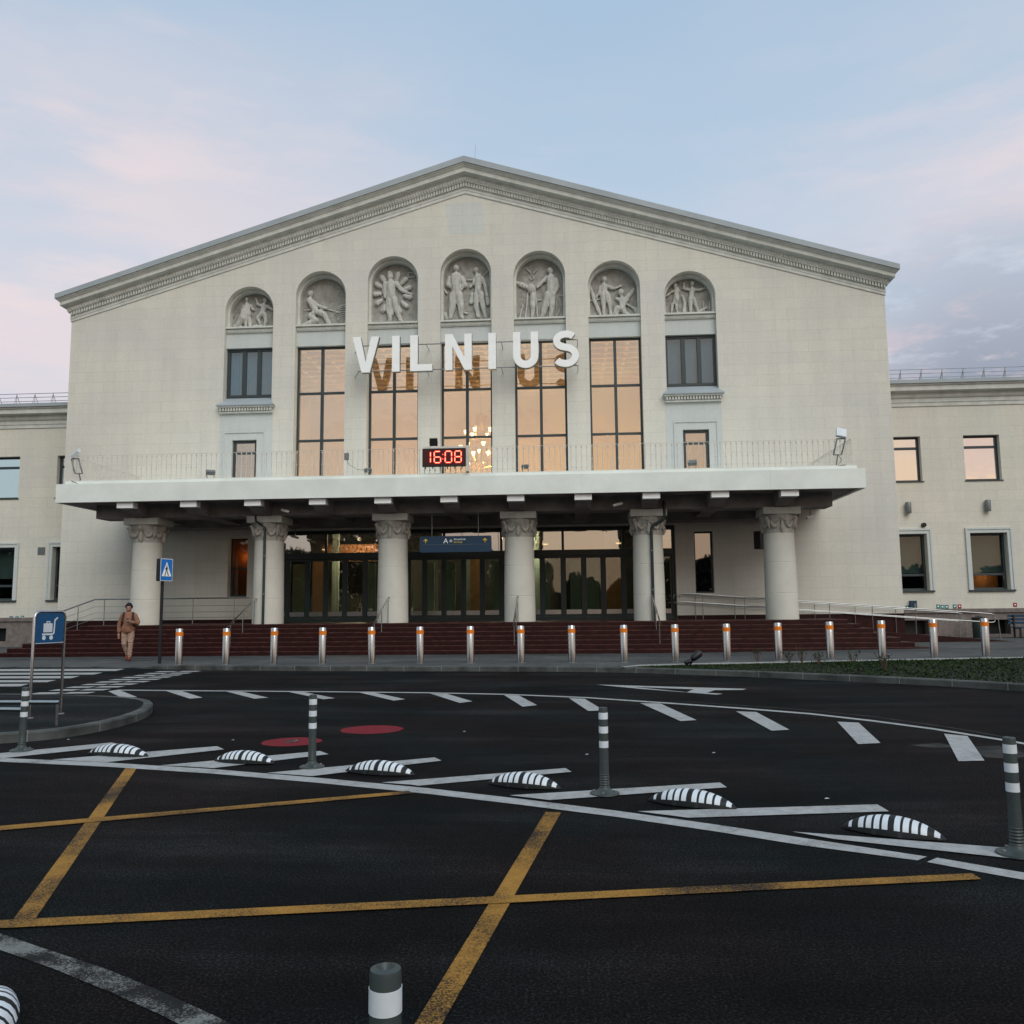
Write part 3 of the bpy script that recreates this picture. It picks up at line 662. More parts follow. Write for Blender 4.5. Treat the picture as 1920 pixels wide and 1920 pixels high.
# ------------------------------------------------ wings
DG = 37.7
def wing(sgn):
    xa, xb = (XR, 46.) if sgn > 0 else (-54., XL)
    t = thing('terminal_wing', ((xa+xb)/2, 45, 0), 'lower %s wing of the terminal with %s' % (('right', 'square windows and two wall lamps') if sgn > 0 else ('left', 'teal reflecting windows and a vent grille')), 'building')
    cs = [XC+sgn*(18.60+3.30*i) for i in range(10)] if sgn < 0 else [14.42+3.30*i for i in range(10)]
    if sgn < 0: cs = [-22.75-3.30*i for i in range(10)]
    cs = [c for c in cs if xa+.9 < c < xb-.9 or abs(c-xa) < 1.6 or abs(c-xb) < 1.6]
    hs = []
    for c in cs: hs.append(rect(c-.75, c+.75, 6.87, 8.83)); hs.append(rect(c-.75, c+.75, 2.2, 4.6))
    prism(rect(xa, xb, 1.42, 10.3), hs, DG, DG+.5, MB()).build('front_wall', 'wingwall', t)
    pl = MB(); hs2 = [rect(c-.6, c+.6, .35, .95) for c in cs]
    prism(rect(xa, xb, 0, 1.25), hs2, DG-.09, DG+.4, pl); pl.box(xa, xb, DG-.16, DG+.4, 1.251, 1.419); pl.build('plinth', 'plinth', t, bevel=.01)
    bw = MB(); bw.box(xa, xb, DG+.42, DG+.46, .2, 1.2); bw.build('basement_glass', 'black', t)
    bd = MB(); bd.box(xa, xb, 57.5, 58, 0, 10.3); 
    bd.box((xb-.3) if sgn > 0 else xa, xb if sgn > 0 else xa+.3, DG+.5, 57.5, 0, 10.3); bd.box(xa, xb, DG+.6, 57.5, 5.6, 5.75); bd.build('rear_wall', 'wingwall', t)
    pc = [(-.05, 0), (.04, 0), (.04, .16), (.07, .17), (.07, .34), (.12, .36), (.16, .42), (.18, .56), (.40, .6), (.42, .62), (.42, .80), (.48, .84), (.50, .9), (-.05, .9)]
    sweep([((xa, DG, 10.14), (0, -1, 0)), ((xb, DG, 10.14), (0, -1, 0))], pc, MB()).build('cornice', 'trim', t)
    r_ = MB(); r_.box(xa, xb, DG-.56, DG-.3, 11.045, 11.2); r_.add([(xa, DG-.5, 11.2), (xb, DG-.5, 11.2), (xb, DG+3, 11.75), (xa, DG+3, 11.75), (xb, 58, 11.75), (xa, 58, 11.75)], [(0, 1, 2, 3), (3, 2, 4, 5)])
    r_.box(xa, xb, DG-.3, 58, 11.0, 11.04); r_.build('roof', 'roof', t)
    for c in cs:
        w = window_grid(t, c-.75, c+.75, 6.87, 8.83, DG+.22, [], [8.34], .08, .13, .1, gm='glass_wing', name='window'); MB().box(c-.8, c+.8, DG-.04, DG+.22, 6.83, 6.868).build('sill', 'frame', w)
        w = window_grid(t, c-.75, c+.75, 2.2, 4.6, DG+.26, [], [2.86], .09, .12, .1, gm='glass_wing2', name='window'); MB().box(c-.95, c+.95, DG-.08, DG+.24, 2.13, 2.198).build('sill', 'frame', w)
        MB().box(c-.8, c+.8, DG+.50, DG+.52, 2.95 if sgn > 0 else 3.2, 4.7).build('roller_blind', 'rollblind', w)
        q = prism([(c-.95, 2.2), (c-.95, 4.83), (c+.95, 4.83), (c+.95, 2.2), (c+.76, 2.2), (c+.76, 4.61), (c-.76, 4.61), (c-.76, 2.2)], [], DG-.05, DG-.001, MB())
        prism([(c-.95, 2.2), (c-.95, 4.83), (c+.95, 4.83), (c+.95, 2.2), (c+.88, 2.2), (c+.88, 4.75), (c-.88, 4.75), (c-.88, 2.2)], [], DG-.08, DG-.0501, q)
        q.build('window_surround', 'panel', w)
    return t
wr = wing(1); wl = wing(-1)
MB().box(16.9, 18.6, DG+1.3, DG+1.35, 1.9, 2.95).build('added_warm_panel', 'warmwall', wr)  # orange panel added behind the lower pane to suggest a warmly lit room
plight('wing_room_light', (17.9, DG+.9, 2.75), 5, (1, .5, .22), .04)
def guard(xa, xb, label):
    t = thing('roof_guardrail', ((xa+xb)/2, DG-.1, 11.2), label, 'guardrail', 'snow guards on the wing roofs')
    for z in (11.38, 11.56, 11.74): MB().tube([(xa, DG-.1, z+.02), (xb, DG-.1, z+.02)], .014, 6).build('rail', 'rail', t)
    x = xa+.4
    while x < xb:
        MB().tube([(x, DG-.1, 11.22), (x, DG-.1, 11.78)], .014, 6).tube([(x, DG+.25, 11.22), (x, DG-.1, 11.70)], .012, 6).tube([(x-.1, DG-.12, 11.22), (x, DG-.12, 11.7)], .01, 6).build('post', 'rail', t); x += .88
guard(13.2, 24., 'thin steel guardrail on the right wing roof'); guard(-33., -21.7, 'thin steel guardrail on the left wing roof')
def wall_lamp(px, py, lab):
    p = W(px, py, DG-.12); t = thing('wall_lamp', (p.x, DG, p.z-.24), lab, 'lamp', 'cylindrical lamps on the right wing')
    MB().lathe([(.10, p.z-.24), (.115, p.z-.2), (.115, p.z+.2), (.10, p.z+.24)], p.x, DG-.14, 20).build('lamp_housing', 'vent', t, smooth=True)
    MB().box(p.x-.05, p.x+.05, DG-.03, DG-.001, p.z-.09, p.z+.09).build('bracket', 'vent', t)
wall_lamp(1703, 952, 'grey cylinder wall lamp beside the terminal corner'); wall_lamp(1852, 948, 'grey cylinder wall lamp above the fully visible right window')
p = W(1733, 984, DG-.1); t = thing('round_vent', (p.x, DG, p.z-.1), 'small round black vent above the half hidden right wing window', 'vent')
MB().cone((p.x, DG-.001, p.z), (p.x, DG-.12, p.z), .10, .09, 18).build('vent_cap', 'black', t, smooth=True); MB().cone((p.x, DG-.121, p.z), (p.x, DG-.13, p.z), .05, .04, 14).build('vent_core', 'rubber', t)
p = W(78, 1033, DG); t = thing('vent_grille', (p.x, DG, p.z-.18), 'square grey vent grille on the left wing wall', 'vent')
g = MB(); g.box(p.x-.17, p.x+.17, DG-.03, DG-.001, p.z-.17, p.z+.17); vg = g.build('grille_frame', 'vent', t)
g = MB()
for i in range(5): g.box(p.x-.14, p.x+.14, DG-.045, DG-.031, p.z-.13+i*.06, p.z-.10+i*.06)
g.build('slats', 'rail', t)
# wall box and small plates low on the wing walls
p = W(1711, 1136, DG); t = thing('wall_box', (p.x, DG, p.z-.3), 'dark blue wall box beside small teal plate on right wing', 'box')
MB().box(p.x-.14, p.x+.14, DG-.14, DG-.001, p.z-.2, p.z+.22).build('box_body', 'navy', t, bevel=.01); MB().box(p.x+.02, p.x+.1, DG-.150, DG-.141, p.z-.1, p.z+.1).build('box_label', 'vent', t)
for i, (px, py, c, lab) in enumerate([(1707, 1139, 'teal', 'small teal plate left of the dark wall box'), (1759, 1137, 'teal', 'teal plate, first of the row low on the right wing'), (1767, 1138, 'teal', 'teal plate, second of the row low on the right wing'), (1775, 1138, 'teal', 'teal plate, third of the row low on the right wing'),
        (1790, 1137, 'teal', 'teal plate just left of the dark red plate'), (1799, 1137, 'redplate', 'dark red plate ending the row of teal plates'), (1903, 1134, 'redplate', 'lone faded red plate near the right picture edge'),
        (21, 1159, 'blue', 'blue plate, leftmost of three low on the left wing'), (32, 1159, 'teal', 'teal plate, middle of three low on the left wing'), (42, 1158, 'teal', 'teal plate, rightmost of three low on the left wing')]):
    p = W(px, py, DG); 
    if px == 1707: p.x -= .12
    t = thing('wall_plate', (p.x, DG, p.z-.08), lab, 'plate', 'small utility plates low on the wing walls')
    MB().box(p.x-.075, p.x+.075, DG-.012, DG-.001, p.z-.085, p.z+.085).build('plate', c, t); MB().box(p.x-.03, p.x+.03, DG-.016, DG-.013, p.z-.02, p.z+.03).build('plate_mark', 'white', t)

# ================================================================ steps, platform, ramp
def pz(x, y):  # pavement level
    t = min(1, max(0, (x-2)/12)); return .12+.11*t*t*(3-2*t)
st = thing('entrance_steps', (XC, 30, .1), 'wide flight of dark red granite steps below the columned porch', 'steps')
nst = 7
for i in range(nst):
    z0 = (.0 if i == 0 else .12+i*(ZP-.12)/nst); z1 = .12+(i+1)*(ZP-.12)/nst
    x0, x1, y0 = -19.6+.30*i, 11.25-.30*i, 28.25+.36*i
    yb = DW-.01
    b = MB(); b.box(x0, x1, y0, (28.25+.36*(i+1)+.1) if i < nst-1 else DW-2.0, z0, z1)
    if i < nst-1:
        b.box(x0, x0+.4, 28.25+.36*(i+1)+.1, yb, z0, z1); b.box(x1-.4, x1, 28.25+.36*(i+1)+.1, DW-2.0, z0, z1)
    else: b.box(x0, GX1+.2, DW-2.0, DW+.24, z0, z1)
    b.build('step', ['granite'], st, bevel=.008)
    MB().box(x0+.01, x1-.01, y0-.004, y0+.06, z1-.028, z1+.004).build('nosing', 'granitetop', st)
# ramp
rp_ = thing('access_ramp', (10, 34, .1), 'dark red granite ramp descending to the right along the wall', 'ramp')
rx0, rx1, ry0, ry1 = GX1+.2, 16.2, DW-2.0, DW-.02
def rz(x): return ZP-(ZP-.2)*(x-rx0)/(rx1-rx0)
b = MB(); b.hexa([(rx0, ry0+.002, .05), (rx1, ry0+.002, .05), (rx1, ry1, .05), (rx0, ry1, .05), (rx0, ry0+.002, rz(rx0)), (rx1, ry0+.002, rz(rx1)), (rx1, ry1, rz(rx1)), (rx0, ry1, rz(rx0))]); b.build('ramp_slab', 'granite', rp_)
b = MB(); b.hexa([(9.0, ry0-.2, .05), (rx1+.4, ry0-.2, .05), (rx1+.4, ry0, .05), (9.0, ry0, .05), (9.0, ry0-.2, rz(9.)+.06), (rx1+.4, ry0-.2, rz(rx1)+.0), (rx1+.4, ry0, rz(rx1)+.0), (9.0, ry0, rz(9.)+.06)]); b.build('ramp_kerb', 'granite', rp_, bevel=.01)
def ramp_rail(y, lab, xe):
    t = thing('ramp_handrail', (10, y, .5), lab, 'handrail', 'steel handrails along the ramp')
    def seg(h, xa=rx0-.35, xb=xe):
        return [(x, y, rz(max(x, rx0))+h) for x in (xa, rx0, 8, 12, xb)]
    a = seg(.98); c = seg(.66)
    m = MB(); m.tube([(a[0][0]+.0, y, a[0][2]-.16)]+[(a[0][0]+.02, y, a[0][2]-.03)]+a[1:]+[(xe+.14, y, a[-1][2]-.04), (xe+.16, y, a[-1][2]-.16), (xe+.12, y, c[-1][2]+.02), (xe, y, c[-1][2])]+c[::-1][1:], .019, 8); m.build('rail_tube', 'rail', t, smooth=True)
    x = rx0+.5; i = 0
    while x < xe:
        MB().tube([(x, y, rz(x)-.05), (x, y, rz(x)+.66), (x, y-.03, rz(x)+.96)], .014, 8).build('post', 'rail', t, smooth=True); x += 1.55
    MB().tube([(xe+.3, y, .15), (xe+.25, y, 1.02), (xe+.1, y, 1.1)], .019, 8).build('end_post', 'rail', t, smooth=True)
ramp_rail(ry0-.1, 'steel double handrail on the outer edge of the ramp', 15.4); ramp_rail(ry1-.12, 'steel double handrail of the ramp next to the wall', 15.1)
# stair handrails
for x, lab in ((-11.56, 'steel stair handrail in front of the second column, leftmost of four'), (-6.6, 'steel stair handrail in front of the third column'), (-1.89, 'steel stair handrail in front of the fourth column'), (2.9, 'steel stair handrail in front of the fifth column, rightmost of four')):
    t = thing('stair_handrail', (x, 30, .3), lab, 'handrail', 'four handrails on the entrance steps')
    MB().tube([(x, 31.3, ZP+.92), (x, 31.15, ZP+.93), (x, 28.65, .12+.98), (x, 28.5, .12+.92)], .028, 10).build('rail_tube', 'steel', t, smooth=True)
    for y, zb in ((31.0, ZP), (29.95, .12+.143*4), (28.85, .12+.143*2-.143)):
        zt = ZP+.9-(31.0-y)*.385; MB().tube([(x+.0, y, zb), (x+.0, y, zt)], .018, 8).build('post', 'steel', t, smooth=True)
# railing on the left of the platform, by the wall
t = thing('platform_railing', (-16, 34.4, ZP), 'thin steel railing with cable rails along the wall left of the doors', 'railing')
yr = DW-1.1; top = [(-21.3, yr, 1.45), (-19.3, yr, ZP+1.02), (-12.9, yr, ZP+1.02)]
MB().tube(top, .028, 8).build('top_rail', 'rail', t, smooth=True)
for dz in (.3, .55, .78): MB().tube([(q[0], q[1], q[2]-dz) for q in top], .009, 6).build('cable', 'rail', t)
for x, z0 in ((-20.0, .45), (-18.9, ZP-.1), (-15.2, ZP), (-13.5, ZP), (-16.9, ZP)): MB().tube([(x, yr+.0, z0), (x, yr, (ZP+1.0) if x > -19.3 else 1.85)], .018, 8).build('post', 'rail', t)

# ================================================================ letters
def stroke(pts, w, n=None):
    L_ = []; R_ = []
    for i, p in enumerate(pts):
        a = pts[max(i-1, 0)]; b_ = pts[min(i+1, len(pts)-1)]; dx, dy = b_[0]-a[0], b_[1]-a[1]; l = math.hypot(dx, dy); nx, ny = -dy/l*w/2, dx/l*w/2
        L_.append((p[0]+nx, p[1]+ny)); R_.append((p[0]-nx, p[1]-ny))
    return L_+R_[::-1]
sign = thing('letter_sign', (XC, 34, 11.2), 'large white block letters VILNIUS mounted on rods before the tall windows', 'sign')
LZ, LH, SW = 11.27, 1.50, .31
def arcp(cx, cy, r, a0, a1, n=14, ry=None): return [(cx+r*math.cos(R(a0+(a1-a0)*i/n)), cy+(ry or r)*math.sin(R(a0+(a1-a0)*i/n))) for i in range(n+1)]
def letter(ch, w):
    h = LH
    if ch == 'I': return [(0, 0), (SW, 0), (SW, h), (0, h)]
    if ch == 'V': return [(w/2-.17, 0), (w/2+.17, 0), (w, h), (w-.33, h), (w/2, .42), (.33, h), (0, h)]
    if ch == 'L': return [(0, 0), (w, 0), (w, .27), (SW, .27), (SW, h), (0, h)]
    if ch == 'N': return [(0, 0), (.30, 0), (.30, .98), (w-.30, 0), (w, 0), (w, h), (w-.30, h), (w-.30, .52), (.30, h), (0, h)]
    if ch == 'U':
        ro, ri = w/2, w/2-.30
        return [(0, h), (0, ro)]+arcp(w/2, ro, ro, 180, 360, 20)[1:-1]+[(w, ro), (w, h), (w-.30, h), (w-.30, ro)]+arcp(w/2, ro, ri, 360, 180, 20)[1:-1]+[(.30, ro), (.30, h)]
    if ch == 'S':
        r = .30; cx = w/2
        pts = arcp(cx+.02, h-.14-.27, .36, 38, 90, 6, .27)+arcp(cx, h-.14-.27, .37, 90, 252, 16, .27)[1:]
        pts += arcp(cx, .14+.33, .38, 72, -90, 18, .33)+arcp(cx-.02, .14+.33, .42, -90, -145, 8, .33)[1:]
        return stroke(pts, .28)
lx = [('V', -8.77, -7.66), ('I', -7.12, -6.81), ('L', -6.37, -5.46), ('N', -4.93, -3.84), ('I', -3.16, -2.85), ('U', -2.15, -1.13), ('S', -.52, .49)]
for chh, xa, xb in lx:
    poly = letter(chh, xb-xa); poly = [(xa+a, LZ+c) for a, c in poly]
    m = prism(poly, [], 33.90, 33.96, MB()); o = m.build('letter', 'white', sign); o['label'] = 'white letter '+chh
    prism(poly, [], 33.961, 34.16, MB()).build('letter_return', 'galv', o)
for z in (12.48, 11.40):
    MB().tube([(-8.6, 34.22, z), (.45, 34.22, z)], .025, 8).build('mounting_rail', 'rail', sign)
for x in (-8.9, -5.78, -2.66, .47):
    for z in (12.48, 11.40): MB().tube([(x if x > -8.8 else -8.55, 34.22, z), (x if x > -8.8 else -8.95, DW, z)], .018, 6).build('bracket', 'rail', sign)

# ================================================================ digital clock
ck = thing('digital_clock', (-4.38, DF+.25, 6.6), 'black digital clock with glowing red digits 16:08 on the canopy rail', 'clock')
ky = DF-.02
MB().box(-5.14, -3.60, ky, ky+.16, 6.60, 7.24).build('housing', 'black', ck, bevel=.01)
MB().box(-5.10, -3.64, ky-.004, ky-.001, 6.64, 7.20).build('face', 'clockface', ck)
fr = MB(); fr.box(-3.59, -3.48, ky+.03, ky+.12, 6.42, 7.34); fr.box(-5.1, -3.6, ky+.03, ky+.1, 7.25, 7.32); fr.build('bracket_frame', 'creammetal', ck)
for i in range(6): MB().box(-5.05+i*.26, -5.02+i*.26, ky+.05, ky+.1, 6.52, 6.6).build('foot', 'black', ck)
segs = {'a': (0, 2, 1, 2), 'b': (1, 1, 1, 2), 'c': (1, 0, 1, 1), 'd': (0, 0, 1, 0), 'e': (0, 0, 0, 1), 'f': (0, 1, 0, 2), 'g': (0, 1, 1, 1)}
digs = {'1': 'bc', '6': 'acdefg', '0': 'abcdef', '8': 'abcdefg'}
for chh, x in (('1', -5.07), ('6', -4.71), ('0', -4.32), ('8', -3.98)):
    dw, dh = .225, .20
    m = MB(); m2 = MB()
    for sg in digs[chh]:
        a, b_, c, d = segs[sg]; x0, z0, x1, z1 = x+a*dw, 6.73+b_*dh, x+c*dw, 6.73+d*dh
        if x0 == x1: m.box(x0-.022, x0+.022, ky-.018, ky-.006, z0+.018, z1-.018); m2.box(x0-.008, x0+.008, ky-.022, ky-.0181, z0+.03, z1-.03)
        else: m.box(x0+.018, x1-.018, ky-.018, ky-.006, z0-.022, z0+.022); m2.box(x0+.03, x1-.03, ky-.022, ky-.0181, z0-.008, z0+.008)
    o = m.build('digit', 'digits', ck); m2.build('digit_core', 'digitcore', o)
for z in (6.84, 7.0): MB().box(-4.425, -4.39, ky-.018, ky-.006, z, z+.04).build('colon_dot', 'digits', ck)

# ================================================================ floodlights on the canopy
def flood(px, py, Y, w, h, tilt, lab, mat='galv', yaw=0., base=None, arm=True):
    p = W(px, py, Y); t = thing('floodlight', (p.x, p.y, p.z), lab, 'floodlight', 'floodlights on the canopy')
    hd = MB(); hd.box(-w/2, w/2, -.05, .05, -h/2, h/2); hd.box(-w/2+.02, w/2-.02, .05, .09, -h/2+.03, h/2-.03)
    for i in range(5): hd.box(-w/2+.03+i*(w-.06)/5, -w/2+.045+i*(w-.06)/5, .09, .12, -h/2+.04, h/2-.04)
    rot = Matrix.Rotation(yaw, 4, 'Z') @ Matrix.Rotation(tilt, 4, 'X')
    hd.v = [rot @ v for v in hd.v]; hd.v = [v+p for v in hd.v]; hd.build('lamp_head', mat, t, bevel=.006)
    if arm:
        zb = base if base is not None else zc1+.13
        a = MB(); a.tube([(p.x-w*.35, p.y, zb), (p.x-w*.52, p.y, p.z), (p.x-w*.5, p.y, p.z+.02)], .014, 6); a.tube([(p.x+w*.35, p.y, zb), (p.x+w*.52, p.y, p.z), (p.x+w*.5, p.y, p.z+.02)], .014, 6); a.tube([(p.x-w*.35, p.y, zb), (p.x+w*.35, p.y, zb)], .014, 6)
        a.build('bracket', mat, t)
flood(395, 885, DF+.3, .32, .2, R(-60), 'small grey floodlight on the canopy left of the balcony door', yaw=R(25))
flood(1298, 867, DF+.3, .3, .2, R(-50), 'small grey floodlight before the right balcony door', yaw=R(-10))
flood(985, 874, DF+.35, .26, .12, R(-60), 'small grey floodlight before the fourth tall window')
flood(690, 881, DF+.35, .26, .10, R(-60), 'small grey floodlight before the second tall window')
flood(813, 829, DF+.3, .28, .28, R(14), 'black square floodlight standing above the digital clock', mat='black', base=7.26)
def corner_flood(px, py, sx, lab):
    p = W(px, py, DF+.25); t = thing('corner_floodlight', (p.x, p.y, zc1), lab, 'floodlight', 'tall floodlights at the canopy corners')
    hd = MB(); hd.box(-.17, .17, -.06, .06, -.17, .17); rot = Matrix.Rotation(R(35)*sx, 4, 'Y') @ Matrix.Rotation(R(-35), 4, 'X') if sx > 0 else Matrix.Rotation(R(-38), 4, 'Y') @ Matrix.Rotation(R(-60), 4, 'X')
    if sx > 0: rot = Matrix.Rotation(R(12), 4, 'Y') @ Matrix.Rotation(R(-25), 4, 'X')
    hd.v = [rot @ v+p for v in hd.v]; hd.build('lamp_head', 'white2', t, bevel=.01)
    a = MB(); z = p.z-.2; dx = -.14*sx
    for s in (-.15, .13): a.tube([(p.x+s, p.y, z), (p.x+s+dx*.5, p.y, z-.28), (p.x+s+dx, p.y+.05, z-.55)], .025, 6)
    a.tube([(p.x-.15, p.y, z), (p.x+.13, p.y, z)], .022, 6); a.tube([(p.x-.15+dx, p.y+.05, z-.55), (p.x+.13+dx, p.y+.05, z-.55)], .02, 6)
    a.tube([(p.x+dx, p.y+.05, z-.55), (p.x+dx*1.4, p.y+.08, zc1+.13)], .02, 6)
    a.build('bracket', 'vent', t)
    c = MB(); c.tube([(p.x+dx, p.y, z-.55), (p.x+dx+.1, p.y-.03, z-.75), (p.x+dx-.05*sx, p.y-.06, z-.95), (p.x+dx+.2*sx, p.y-.1, zc1+.15)], .01, 6); c.build('cable', 'black', t)
corner_flood(1577, 812, 1, 'white tilted floodlight on bracket at the right canopy corner'); corner_flood(142, 850, -1, 'grey tilted floodlight on bracket at the left canopy corner')
p = W(650, 856, DF+.3); t = thing('junction_box', (p.x, p.y, p.z-.1), 'small grey junction box on the railing between two tall windows', 'box')
MB().box(p.x-.08, p.x+.08, p.y-.06, p.y+.04, p.z-.12, p.z+.12).build('box_body', 'galv', t, bevel=.01)
MB().tube([(p.x, p.y, p.z-.12), (p.x+.1, p.y-.02, p.z-.3), (p.x+.4, p.y-.02, p.z-.48), (p.x+.8, p.y, p.z-.52)], .01, 6).build('cable', 'galv', t)

# ================================================================ balcony railing
br = thing('balcony_railing', (XC, DF+.3, zc1+.13), 'thin cream wrought iron railing along the edge of the canopy', 'railing')
y0 = DF+.3; zb, zt = zc1+.16, 7.32
xa, xb = cx0+.32, cx1-.32
rl = MB(); rl.tube([(xa, DW-.05, zt), (xa, y0, zt), (xb, y0, zt), (xb, DW-.05, zt)], .014, 6); rl.build('top_rail', 'creammetal', br)
rl = MB(); rl.tube([(xa, DW-.05, zb), (xa, y0, zb), (xb, y0, zb), (xb, DW-.05, zb)], .012, 6); rl.build('bottom_rail', 'creammetal', br)
bal = MB(); bal.tube([(0, 0, 0), (0, 0, zt-zb)], .0115, 5); bal.ball((0, 0, .12), .026, 6, 4); bal.ball((0, 0, (zt-zb)*.45), .026, 6, 4); bal.ball((0, 0, zt-zb-.07), .03, 6, 4)
bme = bal.mesh('baluster')
bme.materials.append(M['creammetal'])
sp_ = .186; pts = []
x = xa+.1
while x < xb: pts.append((x, y0)); x += sp_
pts.sort(key=lambda q: abs(q[0]-.5)); org = wloc(br)
near, far = pts[:100], pts[100:]
y = y0+.2
while y < DW-.1: far += [(xa, y), (xb, y)]; y += sp_
for q in near:
    o = bpy.data.objects.new('baluster', bme); C.objects.link(o); o.parent = br; o.location = Vector((q[0], q[1], zb))-org
ms = MB()
for q in far:
    ms.tube([(q[0], q[1], zb), (q[0], q[1], zt)], .0115, 5); ms.ball((q[0], q[1], zt-.07), .03, 6, 4); ms.ball((q[0], q[1], zb+.45*(zt-zb)), .026, 6, 4)
ms.build('far_balusters', 'creammetal', br)['kind'] = 'stuff'

# ================================================================ drainpipes, camera, speaker, hanging sign
def pipe(name, pts, r, mat, lab, cat, grp=None, extra=None):
    t = thing(name, Vector(pts[-1]), lab, cat, grp); MB().tube(pts, r, 10).build('pipe', mat, t, smooth=True)
    for z in (2.2, 3.6): q = Vector(pts[-1]); MB().lathe([(r+.012, z), (r+.012, z+.04)], q.x, q.y, 12).build('clamp', 'galv', t)
    return t
yq = DC-.64
pipe('drainpipe', [(-11.62, yq+.3, 5.5), (-11.62, yq, 5.3), (-11.62, yq, 5.05), (-11.60, yq, 4.92), (-11.30, yq, 4.72), (-11.26, yq, 4.6), (-11.26, yq, ZP)], .05, 'doorframe', 'dark green drainpipe bending down in front of the second column', 'drainpipe', 'two drainpipes on the porch columns')
pipe('drainpipe', [(3.42, yq+.3, 5.5), (3.42, yq, 5.3), (3.42, yq, 4.85), (3.38, yq, 4.74), (3.0, yq, 4.52), (2.94, yq, 4.4), (2.94, yq, ZP)], .055, 'doorframe', 'dark green drainpipe with sharp jog in front of the fifth column', 'drainpipe', 'two drainpipes on the porch columns')
def cctv(px, py, Y, lab, sx):
    p = W(px, py, Y); t = thing('security_camera', p, lab, 'camera', 'security cameras under the canopy')
    MB().capsule((p.x-.14*sx, p.y, p.z+.02), (p.x+.14*sx, p.y-.1, p.z-.06), .05, .05, 10).build('camera_body', 'white', t, smooth=True)
    MB().tube([(p.x, p.y+.02, p.z+.03), (p.x, p.y+.05, 5.1)], .018, 6).build('mount', 'galv', t); MB().cone((p.x+.16*sx, p.y-.11, p.z-.07), (p.x+.18*sx, p.y-.12, p.z-.08), .035, .03, 10).build('lens', 'black', t)
cctv(1520, 968, 31.9, 'white security camera at the right end of the canopy beam', -1)
cctv(536, 957, 30.6, 'white security camera under the canopy right of the second column', 1)
cctv(1158, 945, 30.6, 'small camera under the canopy between fourth and fifth columns', -1)
cctv(553, 1006, 34.3, 'white security camera above the left entrance door', 1)
p = W(1426, 1013, 33.3); t = thing('speaker_box', p, 'black speaker box hanging left of the last column', 'speaker')
sb = MB(); sb.box(-.20, .20, -.16, .16, -.34, .34); sb.v = [Matrix.Rotation(R(35), 4, 'Z') @ v+p for v in sb.v]; sb.build('cabinet', 'black', t, bevel=.012); MB().tube([(p.x, p.y, p.z+.3), (p.x, p.y, 5.2)], .012, 6).build('hanger', 'galv', t)
hs = thing('hanging_sign', (-4.13, 31.0, 3.64), 'dark blue hanging arrivals sign with yellow arrows between middle columns', 'sign')
def rrect(x0, x1, z0, z1, r, n=6):
    o = []
    for cx, cz, a in ((x1-r, z0+r, -90), (x1-r, z1-r, 0), (x0+r, z1-r, 90), (x0+r, z0+r, 180)):
        o += [(cx+r*math.cos(R(a+90*i/n)), cz+r*math.sin(R(a+90*i/n))) for i in range(n+1)]
    return o
sy = 30.95
prism(rrect(-5.44, -2.82, 3.65, 4.235, .07), [], sy, sy+.12, MB()).build('panel', 'navy', hs)
for x in (-5.0, -3.3): MB().tube([(x, sy+.06, 4.236), (x, sy+.06, 5.2)], .012, 6).build('hanger_rod', 'galv', hs)
MB().box(-5.34, -2.92, sy-.004, sy-.001, 3.925, 3.933).build('rule', 'vent', hs)
for x in (-5.22, -3.05):
    a = MB(); prism([(x-.012, 3.99), (x+.012, 3.99), (x+.012, 4.10), (x+.07, 4.05), (x+.07, 4.085), (x, 4.15), (x-.07, 4.085), (x-.07, 4.05), (x-.012, 4.10)], [], sy-.005, sy-.001, a); a.build('arrow', 'yellowtxt', hs)
def put_text(s, size, x, z, y, mat, parent, name='lettering', shear=0.):
    vs, fs = text_mesh(s, size, .002, shear); m = MB(); m.add([(x+v.x, y-v.z-.003, z+v.y) for v in vs], fs); return m.build(name, mat, parent)
put_text('A', .26, -4.57, 3.975, sy, 'white', hs); put_text('Atvykimas', .105, -4.20, 4.085, sy, 'white', hs, shear=.2); put_text('Arrivals', .10, -4.20, 3.98, sy, 'yellowtxt', hs, shear=.2)
pi = MB(); pi.v, pi.f, pi.m = [], [], []
prism([(-4.30+.055*math.cos(R(a))-.0, 4.06+.055*math.sin(R(a))) for a in range(0, 360, 20)], [[(-4.30+.047*math.cos(R(a)), 4.06+.047*math.sin(R(a))) for a in range(0, 360, 20)]], sy-.005, sy-.001, pi)
prism([(-4.345, 4.04), (-4.255, 4.04), (-4.262, 4.06), (-4.285, 4.065), (-4.30, 4.085), (-4.318, 4.065), (-4.338, 4.06)], [], sy-.0055, sy-.0012, pi); pi.build('plane_pictogram', 'white', hs)

